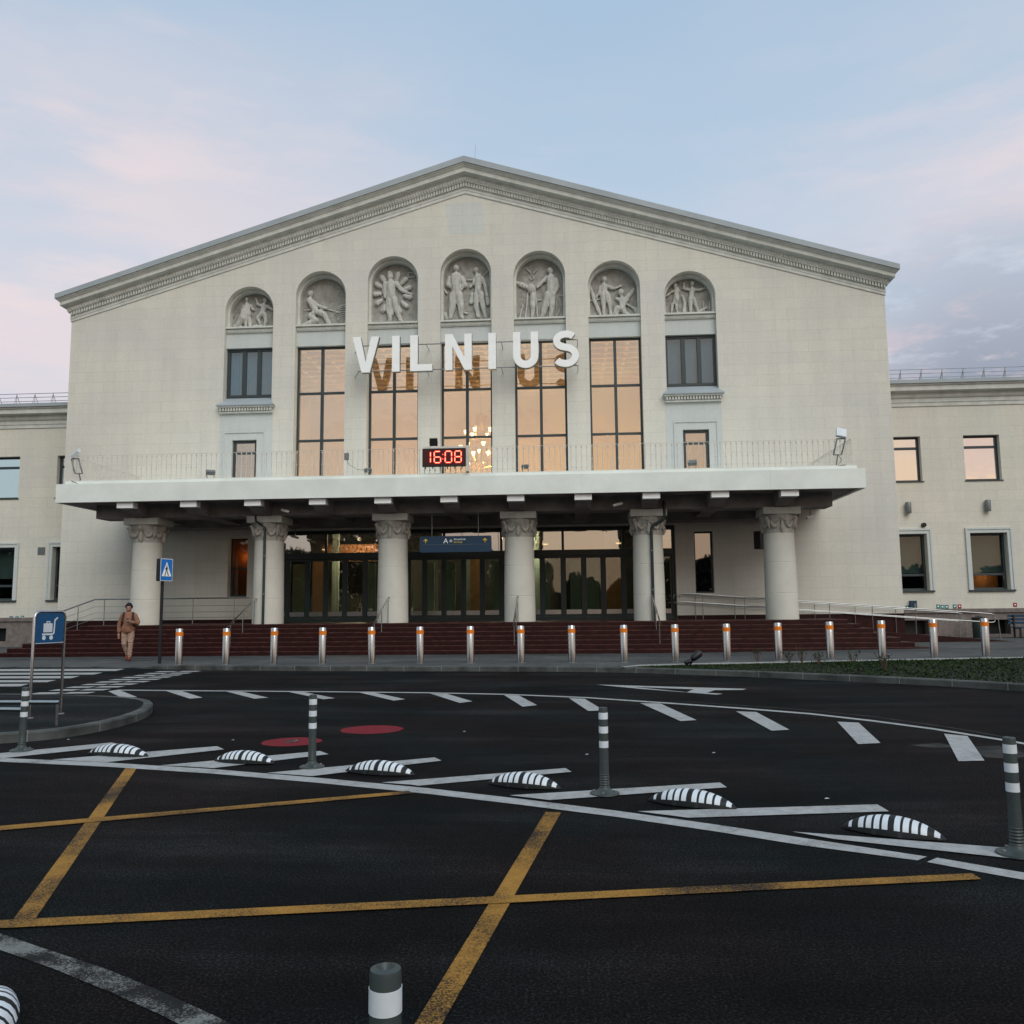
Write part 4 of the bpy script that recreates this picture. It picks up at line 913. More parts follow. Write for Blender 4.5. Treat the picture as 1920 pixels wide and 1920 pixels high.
# ================================================================ people
def remesh_part(chains, voxel, mat, name, parent, sm=4):
    m = MB()
    for c in chains:
        if len(c) == 1: m.ball(c[0][0], c[0][1], 14, 10, c[0][2] if len(c[0]) > 2 else (1, 1, 1))
        for a, b_ in zip(c, c[1:]): m.capsule(a[0], b_[0], a[1], b_[1], 12)
    me = remeshed(m, voxel, sm); return link(name, me, mat, parent)
def V(*a): return Vector(a)
def make_person(loc, rz_, label, colors, phone=True):
    # local frame: faces -Y, height 1.80
    t = thing('person', (0, 0, 0), label, 'person')
    jk, tr, shoe, hat = colors; rr_ = 1.
    sk = [[(V(0, -.02, 1.60), .103, (.82, .95, 1.12))], [(V(0, 0, 1.42), .055), (V(0, -.005, 1.55), .055)], [(V(0, -.115, 1.60), .018)], [(V(0, -.10, 1.545), .03)], [(V(-.082, 0, 1.60), .022, (.5, 1, 1.3))], [(V(.082, 0, 1.60), .022, (.5, 1, 1.3))],
          # raised right hand (viewer's right) holding the phone
          [(V(.16, -.27, 1.16), .032), (V(.06, -.31, 1.20), .036)],
          [(V(-.27, .02, .82), .03), (V(-.27, -.01, .76), .036), (V(-.265, -.02, .70), .02)], [(V(-.24, -.04, .78), .014), (V(-.23, -.06, .73), .012)]]
    # torso core keeps the body one piece under the clothes
    sk += [[(V(0, 0, 1.40), .09), (V(0, .01, 1.1), .13), (V(0, 0, .95), .12)], [(V(.17, 0, 1.38), .04), (V(.26, -.06, 1.14), .035), (V(.16, -.27, 1.16), .028)], [(V(-.17, 0, 1.38), .04), (V(-.25, .03, 1.1), .035), (V(-.27, .02, .82), .028)],
           [(V(.08, 0, .92), .08), (V(.09, -.05, .5), .05), (V(.07, -.04, .1), .035)], [(V(-.08, 0, .92), .08), (V(-.1, .0, .5), .05), (V(-.02, .14, .14), .035)]]
    for j in range(4):
        zf = 1.155+.022*j; sk.append([(V(.06, -.325, zf), .011), (V(.02, -.352, zf+.01), .010), (V(.0, -.345, zf+.018), .009)])
        sk.append([(V(-.285+.016*j, -.02, .73), .010), (V(-.285+.016*j, -.035, .67-.006*(j % 3)), .009)])
    sk.append([(V(.085, -.30, 1.225), .013), (V(.05, -.315, 1.26), .011)])
    remesh_part(sk, .011, 'skin', 'body', t, 3)
    for x in (-.033, .033):
        e = MB().ball((x, -.108, 1.615), .012, 8, 6); e.build('eye', 'black', t)
    MB().box(-.025, .025, -.122, -.114, 1.548, 1.555).build('mouth', 'redplate', t)
    jc = [[(V(0, 0, 1.36), .15), (V(0, .0, 1.2), .185), (V(0, .0, 1.0), .20), (V(0, .0, .93), .195)], [(V(-.12, 0, 1.38), .09), (V(.12, 0, 1.38), .09)], [(V(0, .02, 1.46), .075)],
          [(V(.17, 0, 1.37), .085), (V(.27, -.03, 1.17), .075), (V(.265, -.08, 1.12), .068), (V(.17, -.24, 1.16), .052)], [(V(-.17, 0, 1.37), .085), (V(-.255, .03, 1.1), .07), (V(-.27, .01, .88), .055)]]
    j = remesh_part(jc, .018, jk, 'jacket', t, 3)
    for v in j.data.vertices:
        if v.co.y > -.17: v.co.y *= .88
        if v.co.z < .84: v.co.z = .84+(v.co.z-.84)*.25
        v.co.x += .012*mnoise.noise(v.co*9); v.co.y += .014*mnoise.noise(v.co*11+Vector((3, 1, 0)))
    tc = [[(V(.06, 0, .93), .13), (V(.09, -.02, .78), .105), (V(.095, -.06, .5), .08), (V(.075, -.05, .13), .062)], [(V(-.06, 0, .93), .13), (V(-.1, .02, .78), .105), (V(-.1, .0, .5), .08), (V(-.03, .15, .18), .058)]]
    q_ = remesh_part(tc, .016, tr, 'trousers', t, 2)
    for v in q_.data.vertices: v.co.y += .016*mnoise.noise(Vector((v.co.x*8, v.co.y*8, v.co.z*22))); v.co.x += .010*mnoise.noise(Vector((v.co.x*8+5, v.co.y*8, v.co.z*18)))
    for (a, c) in ((V(.075, -.02, .05), V(.08, -.16, .035)), (V(-.03, .19, .12), V(-.03, .08, .04))):
        remesh_part([[(a, .052), (c, .042)]], .012, shoe, 'shoe', t, 2)
    if hat: remesh_part([[(V(0, .005, 1.675), .108, (.9, 1., .95))], [(V(-.05, -.01, 1.65), .07), (V(.05, -.01, 1.65), .07)]], .012, hat, 'beanie', t, 3)
    else: remesh_part([[(V(0, .02, 1.65), .108, (.9, 1., 1.))]], .012, 'knit', 'hair', t, 3)
    if phone:
        bp = MB(); bp.box(-.16, .17, .14, .34, .98, 1.42); bk = bp.build('backpack', 'black', t, bevel=.05)
        for s in (-1, 1): MB().tube([V(s*.13, .12, 1.44), V(s*.135, -.06, 1.46), V(s*.14, -.145, 1.36), V(s*.15, -.165, 1.2), V(s*.185, -.08, 1.05), V(s*.16, .12, 1.0)], [.028]*6, 6).build('strap', 'black', bk)
    t.location = loc; t.rotation_euler = (0, 0, rz_); return t
pl_ = G(238, 1239, .10); ppl = make_person((pl_.x, pl_.y, .12), R(18), 'person in tan jacket, beige trousers and dark beanie walking and holding a phone', ('jacket', 'trouser', 'shoe', 'knit'))
ppl.scale = (1.0, 1.0, 1.0)
ph = MB(); ph.box(-.038, .038, -.007, .007, -.075, .075)
rm = Matrix.Translation(Vector(ppl.location)) @ Matrix.Rotation(R(18), 4, 'Z') @ Matrix.Translation(V(.035, -.325, 1.225)) @ Matrix.Rotation(R(-35), 4, 'X')
ph.v = [rm @ v for v in ph.v]; tag(ph.build('mobile_phone', 'black', None, bevel=.004), 'black mobile phone held up by the walking person', 'phone')
make_person((-7.35, 38.0, ZP+.01), R(-20), 'person in red jacket standing inside the glass doors behind a column', ('redcloth', 'knit', 'rubber', None), phone=False)

# ================================================================ ground
g = MB(); g.quad((-400, -300, 0), (400, -300, 0), (400, 500, 0), (-400, 500, 0)); struct(g.build('road', 'asphalt'))
kerb_pts = [(-40, 24.9), (-20, 24.9), (-14.5, 24.7), (-12.8, 24.3), (-11.9, 23.9), (-10.57, 23.25), (-8.06, 22.75), (-5.14, 22.42), (-2.33, 22.15), (0.38, 21.75), (1.66, 21.30), (2.83, 20.6), (3.93, 20.0), (4.96, 19.25), (5.93, 18.5), (6.74, 17.85), (7.48, 17.15), (8.17, 16.35), (9.5, 14.6), (11.5, 11.5), (13.5, 7), (15, 0), (15.5, -20)]
def smooth_poly(pts, it=2):
    for _ in range(it):
        o = [pts[0]]
        for a, b_ in zip(pts, pts[1:]): o += [(a[0]*.75+b_[0]*.25, a[1]*.75+b_[1]*.25), (a[0]*.25+b_[0]*.75, a[1]*.25+b_[1]*.75)]
        o.append(pts[-1]); pts = o
    return pts
kp = smooth_poly(kerb_pts)
def kz(x): return .02+.11*min(1, max(0, (x+13.0)/2.2)) if x < -10 else .13
def kerb_strip(pts, zf, width, mb, z0=-.05):
    n = len(pts); nr = []
    for i in range(n):
        a = pts[max(i-1, 0)]; b_ = pts[min(i+1, n-1)]; dx, dy = b_[0]-a[0], b_[1]-a[1]; l = math.hypot(dx, dy); nr.append((-dy/l, dx/l))
    vs = []
    for (x, y), (nx, ny) in zip(pts, nr):
        z = zf(x); vs += [(x, y, z0), (x, y, z-.02), (x+nx*.02, y+ny*.02, z), (x+nx*width, y+ny*width, z), (x+nx*width, y+ny*width, z0)]
    fs = [(i*5+k, i*5+k+1, i*5+6+k, i*5+5+k) for i in range(n-1) for k in range(4)]
    mb.add(vs, fs); return [(x+nx*width, y+ny*width) for (x, y), (nx, ny) in zip(pts, nr)]
km = MB(); inner = kerb_strip(kp, kz, .18, km)
struct(km.build('kerb', 'kerb'))
# pavement: strip from the kerb to the building
pv = MB(); vs = []; cols = 14
inn = [q for q in inner if q[0] < 1.2]
xs_r = [1.6, 2.5, 3.5, 5, 6.5, 8, 9.5, 11, 13, 15, 18, 22, 30, 46]
gi = [G(1195, 1249, .13), G(1300, 1247, .14), G(1500, 1243, .18), G(1700, 1238, .2), G(1919, 1232, .22)]
def gy(x):  # front edge of the pavement beside the lawn
    pts = [(1.2, 21.5), (1.8, 22.3), (3.2, 22.75), (6.0, 22.95), (9.5, 23.05), (14, 23.2), (60, 23.4)]
    for (a, c), (d, e) in zip(pts, pts[1:]):
        if a <= x <= d: return c+(e-c)*(x-a)/(d-a)
    return pts[-1][1]
front = [(x, y, kz(x)-.002) for x, y in inn]+[(x, gy(x), pz(x, 0)+.0) for x in xs_r]
for x, y, z in front:
    for j in range(cols+1):
        t_ = j/cols; yy = y+(38.2-y)*t_; zz = z+(pz(x, yy)-z)*min(1, t_*6); vs.append((x, yy, zz))
fs = [(i*(cols+1)+j, (i+1)*(cols+1)+j, (i+1)*(cols+1)+j+1, i*(cols+1)+j+1) for i in range(len(front)-1) for j in range(cols)]
pv.add(vs, fs); struct(pv.build('pavement', 'pave'))
dr = MB(); dr.mi = 0
for yA, w in ((27.95, .05), (27.35, .06), (26.3, .07)):
    dr.add([q for x in range(-22, 20) for q in ((x, yA, pz(x, 0)+.005), (x, yA+w, pz(x, 0)+.005))], [(2*i, 2*i+2, 2*i+3, 2*i+1) for i in range(41)])
struct(dr.build('drain_channel', 'rubber'))
lt = MB()
for yA, w in ((28.02, .18), (27.05, .16)):
    lt.add([q for x in range(-22, 20) for q in ((x, yA, pz(x, 0)+.004), (x, yA+w, pz(x, 0)+.004))], [(2*i, 2*i+2, 2*i+3, 2*i+1) for i in range(41)])
struct(lt.build('pavement_strip', 'kerb'))
gk = MB(); kerb_strip([(x, gy(x)-.16) for x in (1.3, 1.8, 2.5, 3.2, 4.5, 6, 8, 10, 14, 20, 30)], lambda x: pz(x, 0)+.02, .16, gk); struct(gk.build('lawn_kerb', plain('pale_edging', (.26, .27, .26), .9)))
# lawn between kerb and pavement
lw = MB(); vs = []
lin = [q for q in inner if q[0] > 1.2 and q[1] > 0]
def lawn_b(i):
    x, y = lin[i]; t_ = i/(len(lin)-1); xb_ = 1.3+t_*34; return (xb_, gy(xb_)-.16)
lr = 16
for i, (x, y) in enumerate(lin):
    bx_, by_ = lawn_b(i)
    for j in range(lr+1):
        s_ = j/lr; zz = .10+(pz(bx_, 0)-.12)*s_+.05*math.sin(s_*math.pi)*(min(1, i/12)); vs.append((x+(bx_-x)*s_, y+(by_-y)*s_, zz))
lw.add(vs, [(i*(lr+1)+j, (i+1)*(lr+1)+j, (i+1)*(lr+1)+j+1, i*(lr+1)+j+1) for i in range(len(lin)-1) for j in range(lr)])
struct(lw.build('lawn', 'soil'))
lawn_grid = vs
gb = MB(); cnt = 0
rr = random.Random(3)
nI = len(lin)
for _ in range(26000):
    i = rr.random()*(nI-1.001); j = rr.random()*(lr-.001); i0, j0 = int(i), int(j); a = Vector(lawn_grid[i0*(lr+1)+j0]); b_ = Vector(lawn_grid[(i0+1)*(lr+1)+j0+1]); q = a.lerp(b_, rr.random())
    q += Vector((rr.uniform(-.1, .1), rr.uniform(-.1, .1), 0))
    if q.x > 16 or q.y < 10: continue
    h = rr.uniform(.015, .045)*(1.6 if rr.random() < .25 and q.x > 6 else 1); a_ = rr.random()*6.28; w = rr.uniform(.006, .016)*(2 if q.x > 6 else 1)
    dx, dy = math.cos(a_)*w, math.sin(a_)*w; lean = Vector((rr.uniform(-.05, .05), rr.uniform(-.05, .05), h))
    gb.add([q+Vector((-dx, -dy, 0)), q+Vector((dx, dy, 0)), q+lean], [(0, 1, 2)])
o = gb.build('grass', 'grass'); o['kind'] = 'stuff'
# bare twiggy plants in the lawn
for k_, (px, py, hh, lab) in enumerate([(1421, 1236, .38, 'bare twiggy plant, leftmost on the lawn'), (1480, 1240, .34, 'bare twiggy plant left of the bollard on the lawn edge'), (1504, 1238, .42, 'bushy bare plant between two bollards on the lawn edge'), (1535, 1243, .34, 'thin bare plant just before a bollard'), (1599, 1240, .38, 'dry plant with a few leaves before the right bollards'), (1660, 1252, .4, 'dry plant in front of the third bollard from the right')]):
    b0 = G(px, py+6, .14); t = thing('twig_plant', b0, lab, 'plant', 'bare plants at the lawn edge'); m = MB(); lf = MB()
    for s_ in range(9):
        a = rr.random()*6.28; d = Vector((math.cos(a)*rr.uniform(.1, .5), math.sin(a)*rr.uniform(.1, .5), 1)).normalized(); q1 = b0+d*hh*.5+Vector((rr.uniform(-.03, .03), 0, 0)); q2 = b0+d*hh*rr.uniform(.8, 1.2)+Vector((rr.uniform(-.08, .08), 0, 0))
        m.tube([b0, q1, q2], [.008, .006, .003], 5)
        for _ in range(5):
            c_ = q1.lerp(q2, rr.random()); u_ = Vector((rr.uniform(-1, 1), rr.uniform(-1, 1), rr.uniform(-.3, 1))).normalized()*.045; lf.add([c_, c_+u_+Vector((.015, 0, 0)), c_+u_*1.4, c_+u_-Vector((.015, 0, 0))], [(0, 1, 2, 3)])
    m.build('stems', 'twig', t); lf.build('leaves', 'grass', t)
# ground spotlight on the lawn edge
p = G(1300, 1247, .14); t = thing('ground_spotlight', p, 'small black ground spotlight tilted upward on the lawn edge', 'spotlight')
MB().capsule((p.x+.02, p.y, p.z+.18), (p.x+.14, p.y+.03, p.z+.27), .085, .10, 14).build('lamp_head', 'black', t, smooth=True)
MB().capsule((p.x-.17, p.y, p.z+.06), (p.x-.08, p.y, p.z+.1), .06, .06, 10).build('cable_box', 'black', t, smooth=True); MB().tube([(p.x-.08, p.y, p.z), (p.x-.02, p.y, p.z+.1), (p.x+.04, p.y, p.z+.18)], .022, 8).build('bracket', 'black', t)

# island with its kerb
isl = [(-30, 1.5), (-18, 5.2), (-12, 7.9), (-9, 9.25), (-7.5, 9.95), (-6.9, 10.24), (-6.42, 10.6), (-6.22, 11.3), (-6.24, 12.2), (-6.45, 13.1), (-6.95, 14.15), (-7.7, 14.75), (-8.6, 15.05), (-9.6, 15.25), (-11, 15.5), (-14, 16), (-20, 16.5), (-34, 17)]
ip = smooth_poly(isl)[::1]
ik = MB(); inn2 = kerb_strip(ip, lambda x: .12 if x > -20 else .12, .14, ik)
struct(ik.build('island_kerb', 'kerb'))
im = MB(); im.v = [Vector((x, y, .118)) for x, y in inn2]; im.f = [tuple(range(len(inn2)))]; im.m = [0]; struct(im.build('traffic_island', 'island'))
kj = MB()
def along(pts, step):
    d = 0; out = []
    for a, b_ in zip(pts, pts[1:]):
        l = math.hypot(b_[0]-a[0], b_[1]-a[1]); 
        while d <= l and l > 0: out.append((a[0]+(b_[0]-a[0])*d/l, a[1]+(b_[1]-a[1])*d/l, (b_[0]-a[0])/l, (b_[1]-a[1])/l)); d += step
        d -= l
    return out
for P_ in (ip, kp):
    for x, y, tx, ty in along(P_, 1.0):
        if not (-12 < x < 10): continue
        nx, ny = -ty, tx; z = .1215 if P_ is ip else kz(x)+.0015
        a = Vector((x-nx*.003, y-ny*.003, 0)); c = Vector((x+nx*.15, y+ny*.15, 0)); t_ = Vector((tx, ty, 0))*.007
        kj.add([a-t_, a+t_, a+t_+Vector((0, 0, z)), a-t_+Vector((0, 0, z))], [(0, 1, 2, 3)]); kj.add([a-t_+Vector((0, 0, z)), a+t_+Vector((0, 0, z)), c+t_+Vector((0, 0, z)), c-t_+Vector((0, 0, z))], [(0, 1, 2, 3)])
struct(kj.build('kerb_joints', plain('kerb_mortar', (.22, .22, .21), .9)))

# ---------------------------------------------------------------- road markings (sheets above the asphalt)
def px_sheet(mb, pts, z): mb.add([G(x, y, z) for x, y in pts], [tuple(range(len(pts)))])
wl_ = MB()
def ribbon(mb, top, bot, z):
    vs = []
    for (a, c) in zip(top, bot): vs += [G(a[0], a[1], z), G(c[0], c[1], z)]
    mb.add(vs, [(2*i, 2*i+2, 2*i+3, 2*i+1) for i in range(len(top)-1)])
topm = [(-60, 1418.5), (0, 1421), (200, 1429.5), (400, 1442), (600, 1458.5), (800, 1477.5), (970, 1497), (1160, 1520.5), (1350, 1547), (1500, 1570), (1738, 1606)]
botm = [(-60, 1425.5), (0, 1428), (200, 1437.5), (400, 1450.5), (600, 1468), (800, 1488), (970, 1508), (1160, 1532), (1350, 1560), (1500, 1584), (1720, 1613)]
ribbon(wl_, topm, botm, .004); ribbon(wl_, [(1757, 1608), (1850, 1624), (1990, 1648)], [(1738, 1616), (1850, 1637), (1990, 1662)], .004)
for c in [[(-40, 1416), (210, 1392), (228, 1398), (0, 1422), (-40, 1425)], [(97, 1424), (407, 1399), (420, 1405), (200, 1429), (150, 1427)], [(300, 1435), (600, 1408), (616, 1414), (400, 1440), (350, 1437)], [(500, 1449), (815, 1420), (828, 1426), (585, 1455), (545, 1452)], [(715, 1467), (1060, 1440), (1072, 1447), (785, 1473), (770, 1471)], [(955, 1491), (1350, 1467), (1363, 1476), (1030, 1500), (1015, 1498)], [(1195, 1521), (1645, 1508), (1667, 1521), (1290, 1533), (1275, 1531)], [(1485, 1559), (1950, 1594), (1950, 1615), (1565, 1573)]]: px_sheet(wl_, c, .008)
struct(wl_.build('lane_divider_marking', 'wpaint'))
el = MB()
et = [(222, 1293), (400, 1294.5), (600, 1296), (800, 1298), (950, 1301), (1100, 1307), (1250, 1317), (1400, 1327.5), (1520, 1337), (1640, 1350.5), (1750, 1365), (1895, 1388), (1990, 1405)]
ribbon(el, et, [(x, y+1.6+max(0, (x-900))*.0016) for x, y in et], .004)
for c in [[(203, 1296), (222, 1293), (257, 1307), (228, 1308)], [(311, 1295.5), (342, 1296), (380, 1308), (356, 1310)], [(424, 1296.5), (454, 1297), (503, 1308), (477, 1310)], [(540, 1297), (570, 1297.5), (628, 1309), (606, 1311)], [(672, 1298), (702, 1298.5), (760, 1311), (738, 1313.5)], [(806, 1300), (837, 1300.5), (886, 1315), (862, 1318)], [(945, 1303), (973, 1304), (1007, 1322), (980, 1325)], [(1067, 1309), (1096, 1310), (1133, 1332), (1103, 1333)], [(1200, 1318), (1238, 1319), (1306, 1350), (1276, 1352)], [(1380, 1333.5), (1418, 1335), (1480, 1368), (1447, 1370)], [(1570, 1353), (1610, 1355), (1651, 1393), (1609, 1395)], [(1770, 1375.5), (1814, 1380), (1846, 1426), (1797, 1427)]]: px_sheet(el, c, .008)
px_sheet(el, [(1118, 1283.5), (1400, 1291.5), (1392, 1293.5), (1340, 1294), (1325, 1299), (1355, 1300.5), (1345, 1302.5), (1200, 1291.5)], .0041)
struct(el.build('edge_marking', 'wpaint'))
cm = MB(); px_sheet(cm, [(1190, 1288), (1300, 1292.3), (1288, 1297.3)], .0083)
struct(cm.build('arrow_gap', 'asphalt'))
zb_ = MB()
for y0_, y1_, xr_ in ((1254, 1258, 234), (1261, 1264.7, 193), (1267.5, 1271.7, 150), (1275, 1279, 105), (1282, 1286.8, 55)):
    px_sheet(zb_, [(-90, y0_+.6), (xr_, y0_), (xr_-17, y1_), (-90, y1_+.6)], .004)
for i in range(10):
    Y_ = 16.50+i*.665; xx = -10.03-.075*(Y_-16.5)
    zb_.quad((xx-.58, Y_, .004), (xx-.06, Y_, .004), (xx-.06, Y_+.33, .004), (xx-.58, Y_+.33, .004)); zb_.quad((xx+.03, Y_+.06, .004), (xx+.55, Y_+.06, .004), (xx+.55, Y_+.39, .004), (xx+.03, Y_+.39, .004))
struct(zb_.build('crosswalk', 'wpaint'))
ye = MB(); px_sheet(ye, [(235, 1440.5), (256, 1441), (58, 1735), (18, 1733)], .004); px_sheet(ye, [(1023, 1522), (1052, 1523), (820, 1935), (768, 1935)], .004)
ye2 = MB(); px_sheet(ye2, [(-60, 1553.5), (765, 1482.5), (777, 1487), (-60, 1562)], .008); px_sheet(ye2, [(-80, 1729), (1822, 1637), (1840, 1648), (-80, 1744)], .008)
struct(ye.build('yellow_box_marking', 'ypaint')); struct(ye2.build('yellow_box_marking', 'ypaint'))
gw = MB(); ribbon(gw, [(-120, 1714), (0, 1750), (100, 1784), (200, 1817), (300, 1858), (400, 1903), (520, 1965)], [(-120, 1745), (0, 1781), (100, 1816), (200, 1857), (300, 1902), (400, 1952), (480, 1995)], .004); struct(gw.build('worn_lane_line', 'gpaint'))
for px, py, rad in ((697, 1368.3, .41), (547, 1391.3, .355)):
    c = G(px, py, 0); rd = MB(); n = 48; rd.add([(c.x+rad*(1+.02*math.sin(7*a*.13))*math.cos(2*math.pi*a/n), c.y+rad*math.sin(2*math.pi*a/n), .004) for a in range(n)], [tuple(range(n))]); o = rd.build('red_road_disc', 'rpaint'); struct(o)
c = G(551, 1391, 0); vs, fs = text_mesh('9', .34, .001); m = MB(); m.add([(c.x-.12+v.x, c.y-.14+v.y*1.1, .0085+v.z) for v in vs], fs); struct(m.build('disc_number', 'gpaint'))

# ================================================================ street furniture
def make_bollard():
    r = thing('bollard', (0, 0, 0), 'x', 'bollard', 'steel bollards in front of the steps')
    MB().lathe([(.1, 0), (.1, .985), (.092, 1.0), (.05, 1.002)], 0, 0, 28).build('tube', 'steel', r, smooth=True)
    MB().lathe([(.103, .80), (.103, .91)], 0, 0, 28).build('orange_band', 'orange', r, smooth=True)
    MB().lathe([(.125, 0), (.125, .012), (.1, .014)], 0, 0, 24).build('collar', 'galv', r)
    return r
bpx = [(335, 1245), (423, 1245), (513, 1245), (604, 1245), (697, 1245), (788, 1245), (882, 1244), (977, 1244), (1073, 1243), (1171, 1242), (1267, 1241), (1364, 1240), (1461, 1239), (1558, 1237), (1655, 1234), (1753, 1232), (1850, 1230)]
ords = ['first', 'second', 'third', 'fourth', 'fifth', 'sixth', 'seventh', 'eighth', 'ninth', 'tenth', 'eleventh', 'twelfth', 'thirteenth', 'fourteenth', 'fifteenth', 'sixteenth', 'seventeenth']
extra_l = {0: ', beside the black pole', 16: ', ending the row', 10: ', beside the ground spotlight'}
proto = make_bollard()
for i, (x, y) in enumerate(bpx):
    o = proto if i == 0 else copy_tree(proto)
    d = ray(x, 1240); Yb = 23.62+.0*i; tt = Yb/d.y; X = d.x*tt
    o.location = (X, Yb, pz(X, 0)-.004); o.rotation_euler = (R(random.uniform(-.6, .6)), R(random.uniform(-.7, .7)), random.random()*6); o['label'] = 'steel bollard with orange band, %s from left' % ords[i] + (extra_l[i] if i in (0, 16, 10) else '')
def make_post():
    r = thing('delineator_post', (0, 0, 0), 'x', 'post', 'grey flexible posts with white bands')
    pr = [(.036, .02)]
    for i in range(12): z = .04+i*.02; pr += [(.044-.0004*i, z), (.038, z+.009)]
    pr += [(.038, .29), (.038, .70), (.036, .71), (.022, .715), (.018, .708), (.012, .70)]
    MB().lathe(pr, 0, 0, 28).build('tube', 'post', r, smooth=True)
    MB().lathe([(.125, 0), (.122, .012), (.08, .022), (.05, .04), (.04, .06)], 0, 0, 28).build('base', 'post', r, smooth=True)
    for z in (.38, .50, .615): MB().lathe([(.0395, z), (.0395, z+.055)], 0, 0, 28).build('white_band', 'white2', r, smooth=True)
    for a in range(4): MB().lathe([(.012, .016), (.012, .03)], .09*math.cos(a*1.57+.6), .09*math.sin(a*1.57+.6), 8).build('bolt', 'galv', r)
    return r
pp = make_post()
posts = [(G(585, 1440), 'grey delineator post with white bands left of the red discs, second in row', 0), (G(40, 1409), 'leaning delineator post before the luggage trolley sign', R(1)), (G(1134, 1490), 'grey delineator post right of the middle of the divider', 0), (G(1908, 1604), 'grey delineator post at the right picture edge', 0)]
for i, (q, lab, tilt) in enumerate(posts):
    o = pp if i == 0 else copy_tree(pp); o.location = (q.x, q.y, .008); o['label'] = lab; o.rotation_euler = (0, tilt, .4*i)
q = G(723, 1814, .712); o = copy_tree(pp); o.location = (q.x, q.y, 0); o['label'] = 'nearest delineator post with hollow top, cut off by the bottom edge'; o.rotation_euler = (0, 0, 1.)
for chd in o.children:
    pass
# rubber lane separators
def make_hump():
    m = MB(); n = 61; L_ = .36; vs = []; ring_n = 13
    def prof_h(s): return .108*(max(0, 1-abs(s)**2.1))**.85+.004
    def prof_w(s): return .095*(max(0, 1-abs(s)**2.0))**.9+.006
    bands = [(-.83, -.76), (-.62, -.51), (-.46, -.35), (-.30, -.19), (-.14, -.03), (.09, .20), (.25, .36), (.41, .52), (.57, .68), (.80, .90)]
    cuts = sorted(set([-1+2*i/40 for i in range(41)]+[v for b_ in bands for v in b_]))
    for s in cuts:
        h, w = prof_h(s), prof_w(s)
        for k in range(ring_n):
            a = math.pi*k/(ring_n-1); vs.append((s*L_, -w*math.cos(a), h*math.sin(a)**.75 if 0 < k < ring_n-1 else 0))
    fs = []; mi = []
    for i in range(len(cuts)-1):
        c_ = (cuts[i]+cuts[i+1])/2; wh = any(a < c_ < b_ for a, b_ in bands)
        for k in range(ring_n-1): fs.append((i*ring_n+k, i*ring_n+k+1, (i+1)*ring_n+k+1, (i+1)*ring_n+k)); mi.append(1 if wh and 1 <= k < ring_n-2 else 0)
    m.add(vs, fs); m.m = mi
    m2 = m.mesh('lane_separator', smooth=True); return m2
hm = make_hump(); 
humps = [((165, 1414), (278, 1420)), ((402, 1428), (515, 1433)), ((648, 1447), (778, 1455)), ((915, 1470), (1052, 1481)), ((1215, 1502), (1382, 1519)), ((1578, 1553), (1775, 1578))]
hl = ['striped rubber lane separator, leftmost of the row', 'striped rubber lane separator left of the middle post', 'striped rubber lane separator right of the middle post', 'striped rubber lane separator below the centre, fourth from left', 'striped rubber lane separator right of the third post', 'largest striped lane separator of the row, near the right edge']
root = None
for i, (a, b_) in enumerate(humps):
    A, B_ = G(*a), G(*b_); c = (A+B_)/2; d = B_-A
    o = link('lane_separator', hm, ['rubber', 'white2']) if i == 0 else root.copy()
    if i: C.objects.link(o)
    else: root = o
    o.location = (c.x, c.y, .010); o.rotation_euler = (0, 0, math.atan2(d.y, d.x)); s_ = max(.85, min(1.15, d.length/.72)); o.scale = (s_, 1.1, 1.05)
    tag(o, hl[i], 'lane separator', 'striped rubber lane separators')
A = G(-75, 1850, .0); o = root.copy(); C.objects.link(o); cc = G(-24, 1922, .03); o.location = (cc.x, cc.y, .002); o.rotation_euler = (0, 0, R(-62)); o.scale = (.95, 1.05, 1.15); tag(o, 'nearest striped lane separator, cut off at the bottom left corner', 'lane separator', 'striped rubber lane separators')
# luggage trolley sign
A = G(55, 1347, .12); B_ = Vector((-7.38, 12.22, .12)); d = (B_-A).normalized(); wS = (B_-A).length
ts = thing('trolley_sign', A, 'blue luggage trolley sign in a steel hoop frame on the island', 'sign')
def sp(u, z, off=0.): n_ = Vector((d.y, -d.x, 0)); return A+d*u+Vector((0, 0, z))+n_*off
ztp = 1.47
hoop = [sp(0, 0), sp(0, ztp-.08), sp(.02, ztp-.03), sp(.07, ztp), sp(wS-.07, ztp), sp(wS-.02, ztp-.03), sp(wS, ztp-.08), sp(wS, 0)]
MB().tube(hoop, .021, 10).build('hoop_frame', 'steel', ts, smooth=True)
MB().tube([sp(.02, 1.02), sp(wS-.02, 1.02)], .014, 8).build('bottom_bar', 'steel', ts)
def slab(poly, off0, off1, mb):
    n = len(poly); vs = [sp(u, z, off0) for u, z in poly]+[sp(u, z, off1) for u, z in poly]
    mb.add(vs, [tuple(range(n)), tuple(range(2*n-1, n-1, -1))]+[(i, (i+1) % n, n+(i+1) % n, n+i) for i in range(n)]); return mb
pnl = slab(rrect(.02, wS-.02, 1.03, ztp-.02, .05), -.008, .008, MB()).build('panel', 'blue', ts)
ic = MB(); k = .42/.45; u0, z0 = wS*.5, 1.245
def U(a, b_): return (u0+a*wS*.9, z0+b_*.42)
slab([U(-.24, -.16), U(.08, -.16), U(.08, .14), U(-.24, .14)], .0085, .011, ic)
slab([U(-.14, .14), U(-.14, .21), U(-.01, .21), U(-.01, .14), U(-.04, .14), U(-.04, .18), U(-.11, .18), U(-.11, .14)], .0085, .011, ic)
slab([U(-.28, -.26), U(.10, -.26), U(.165, -.20), U(.185, .22), U(.28, .32), U(.25, .35), U(.14, .26), U(.12, -.18), U(.09, -.20), U(-.28, -.20)], .0085, .011, ic)
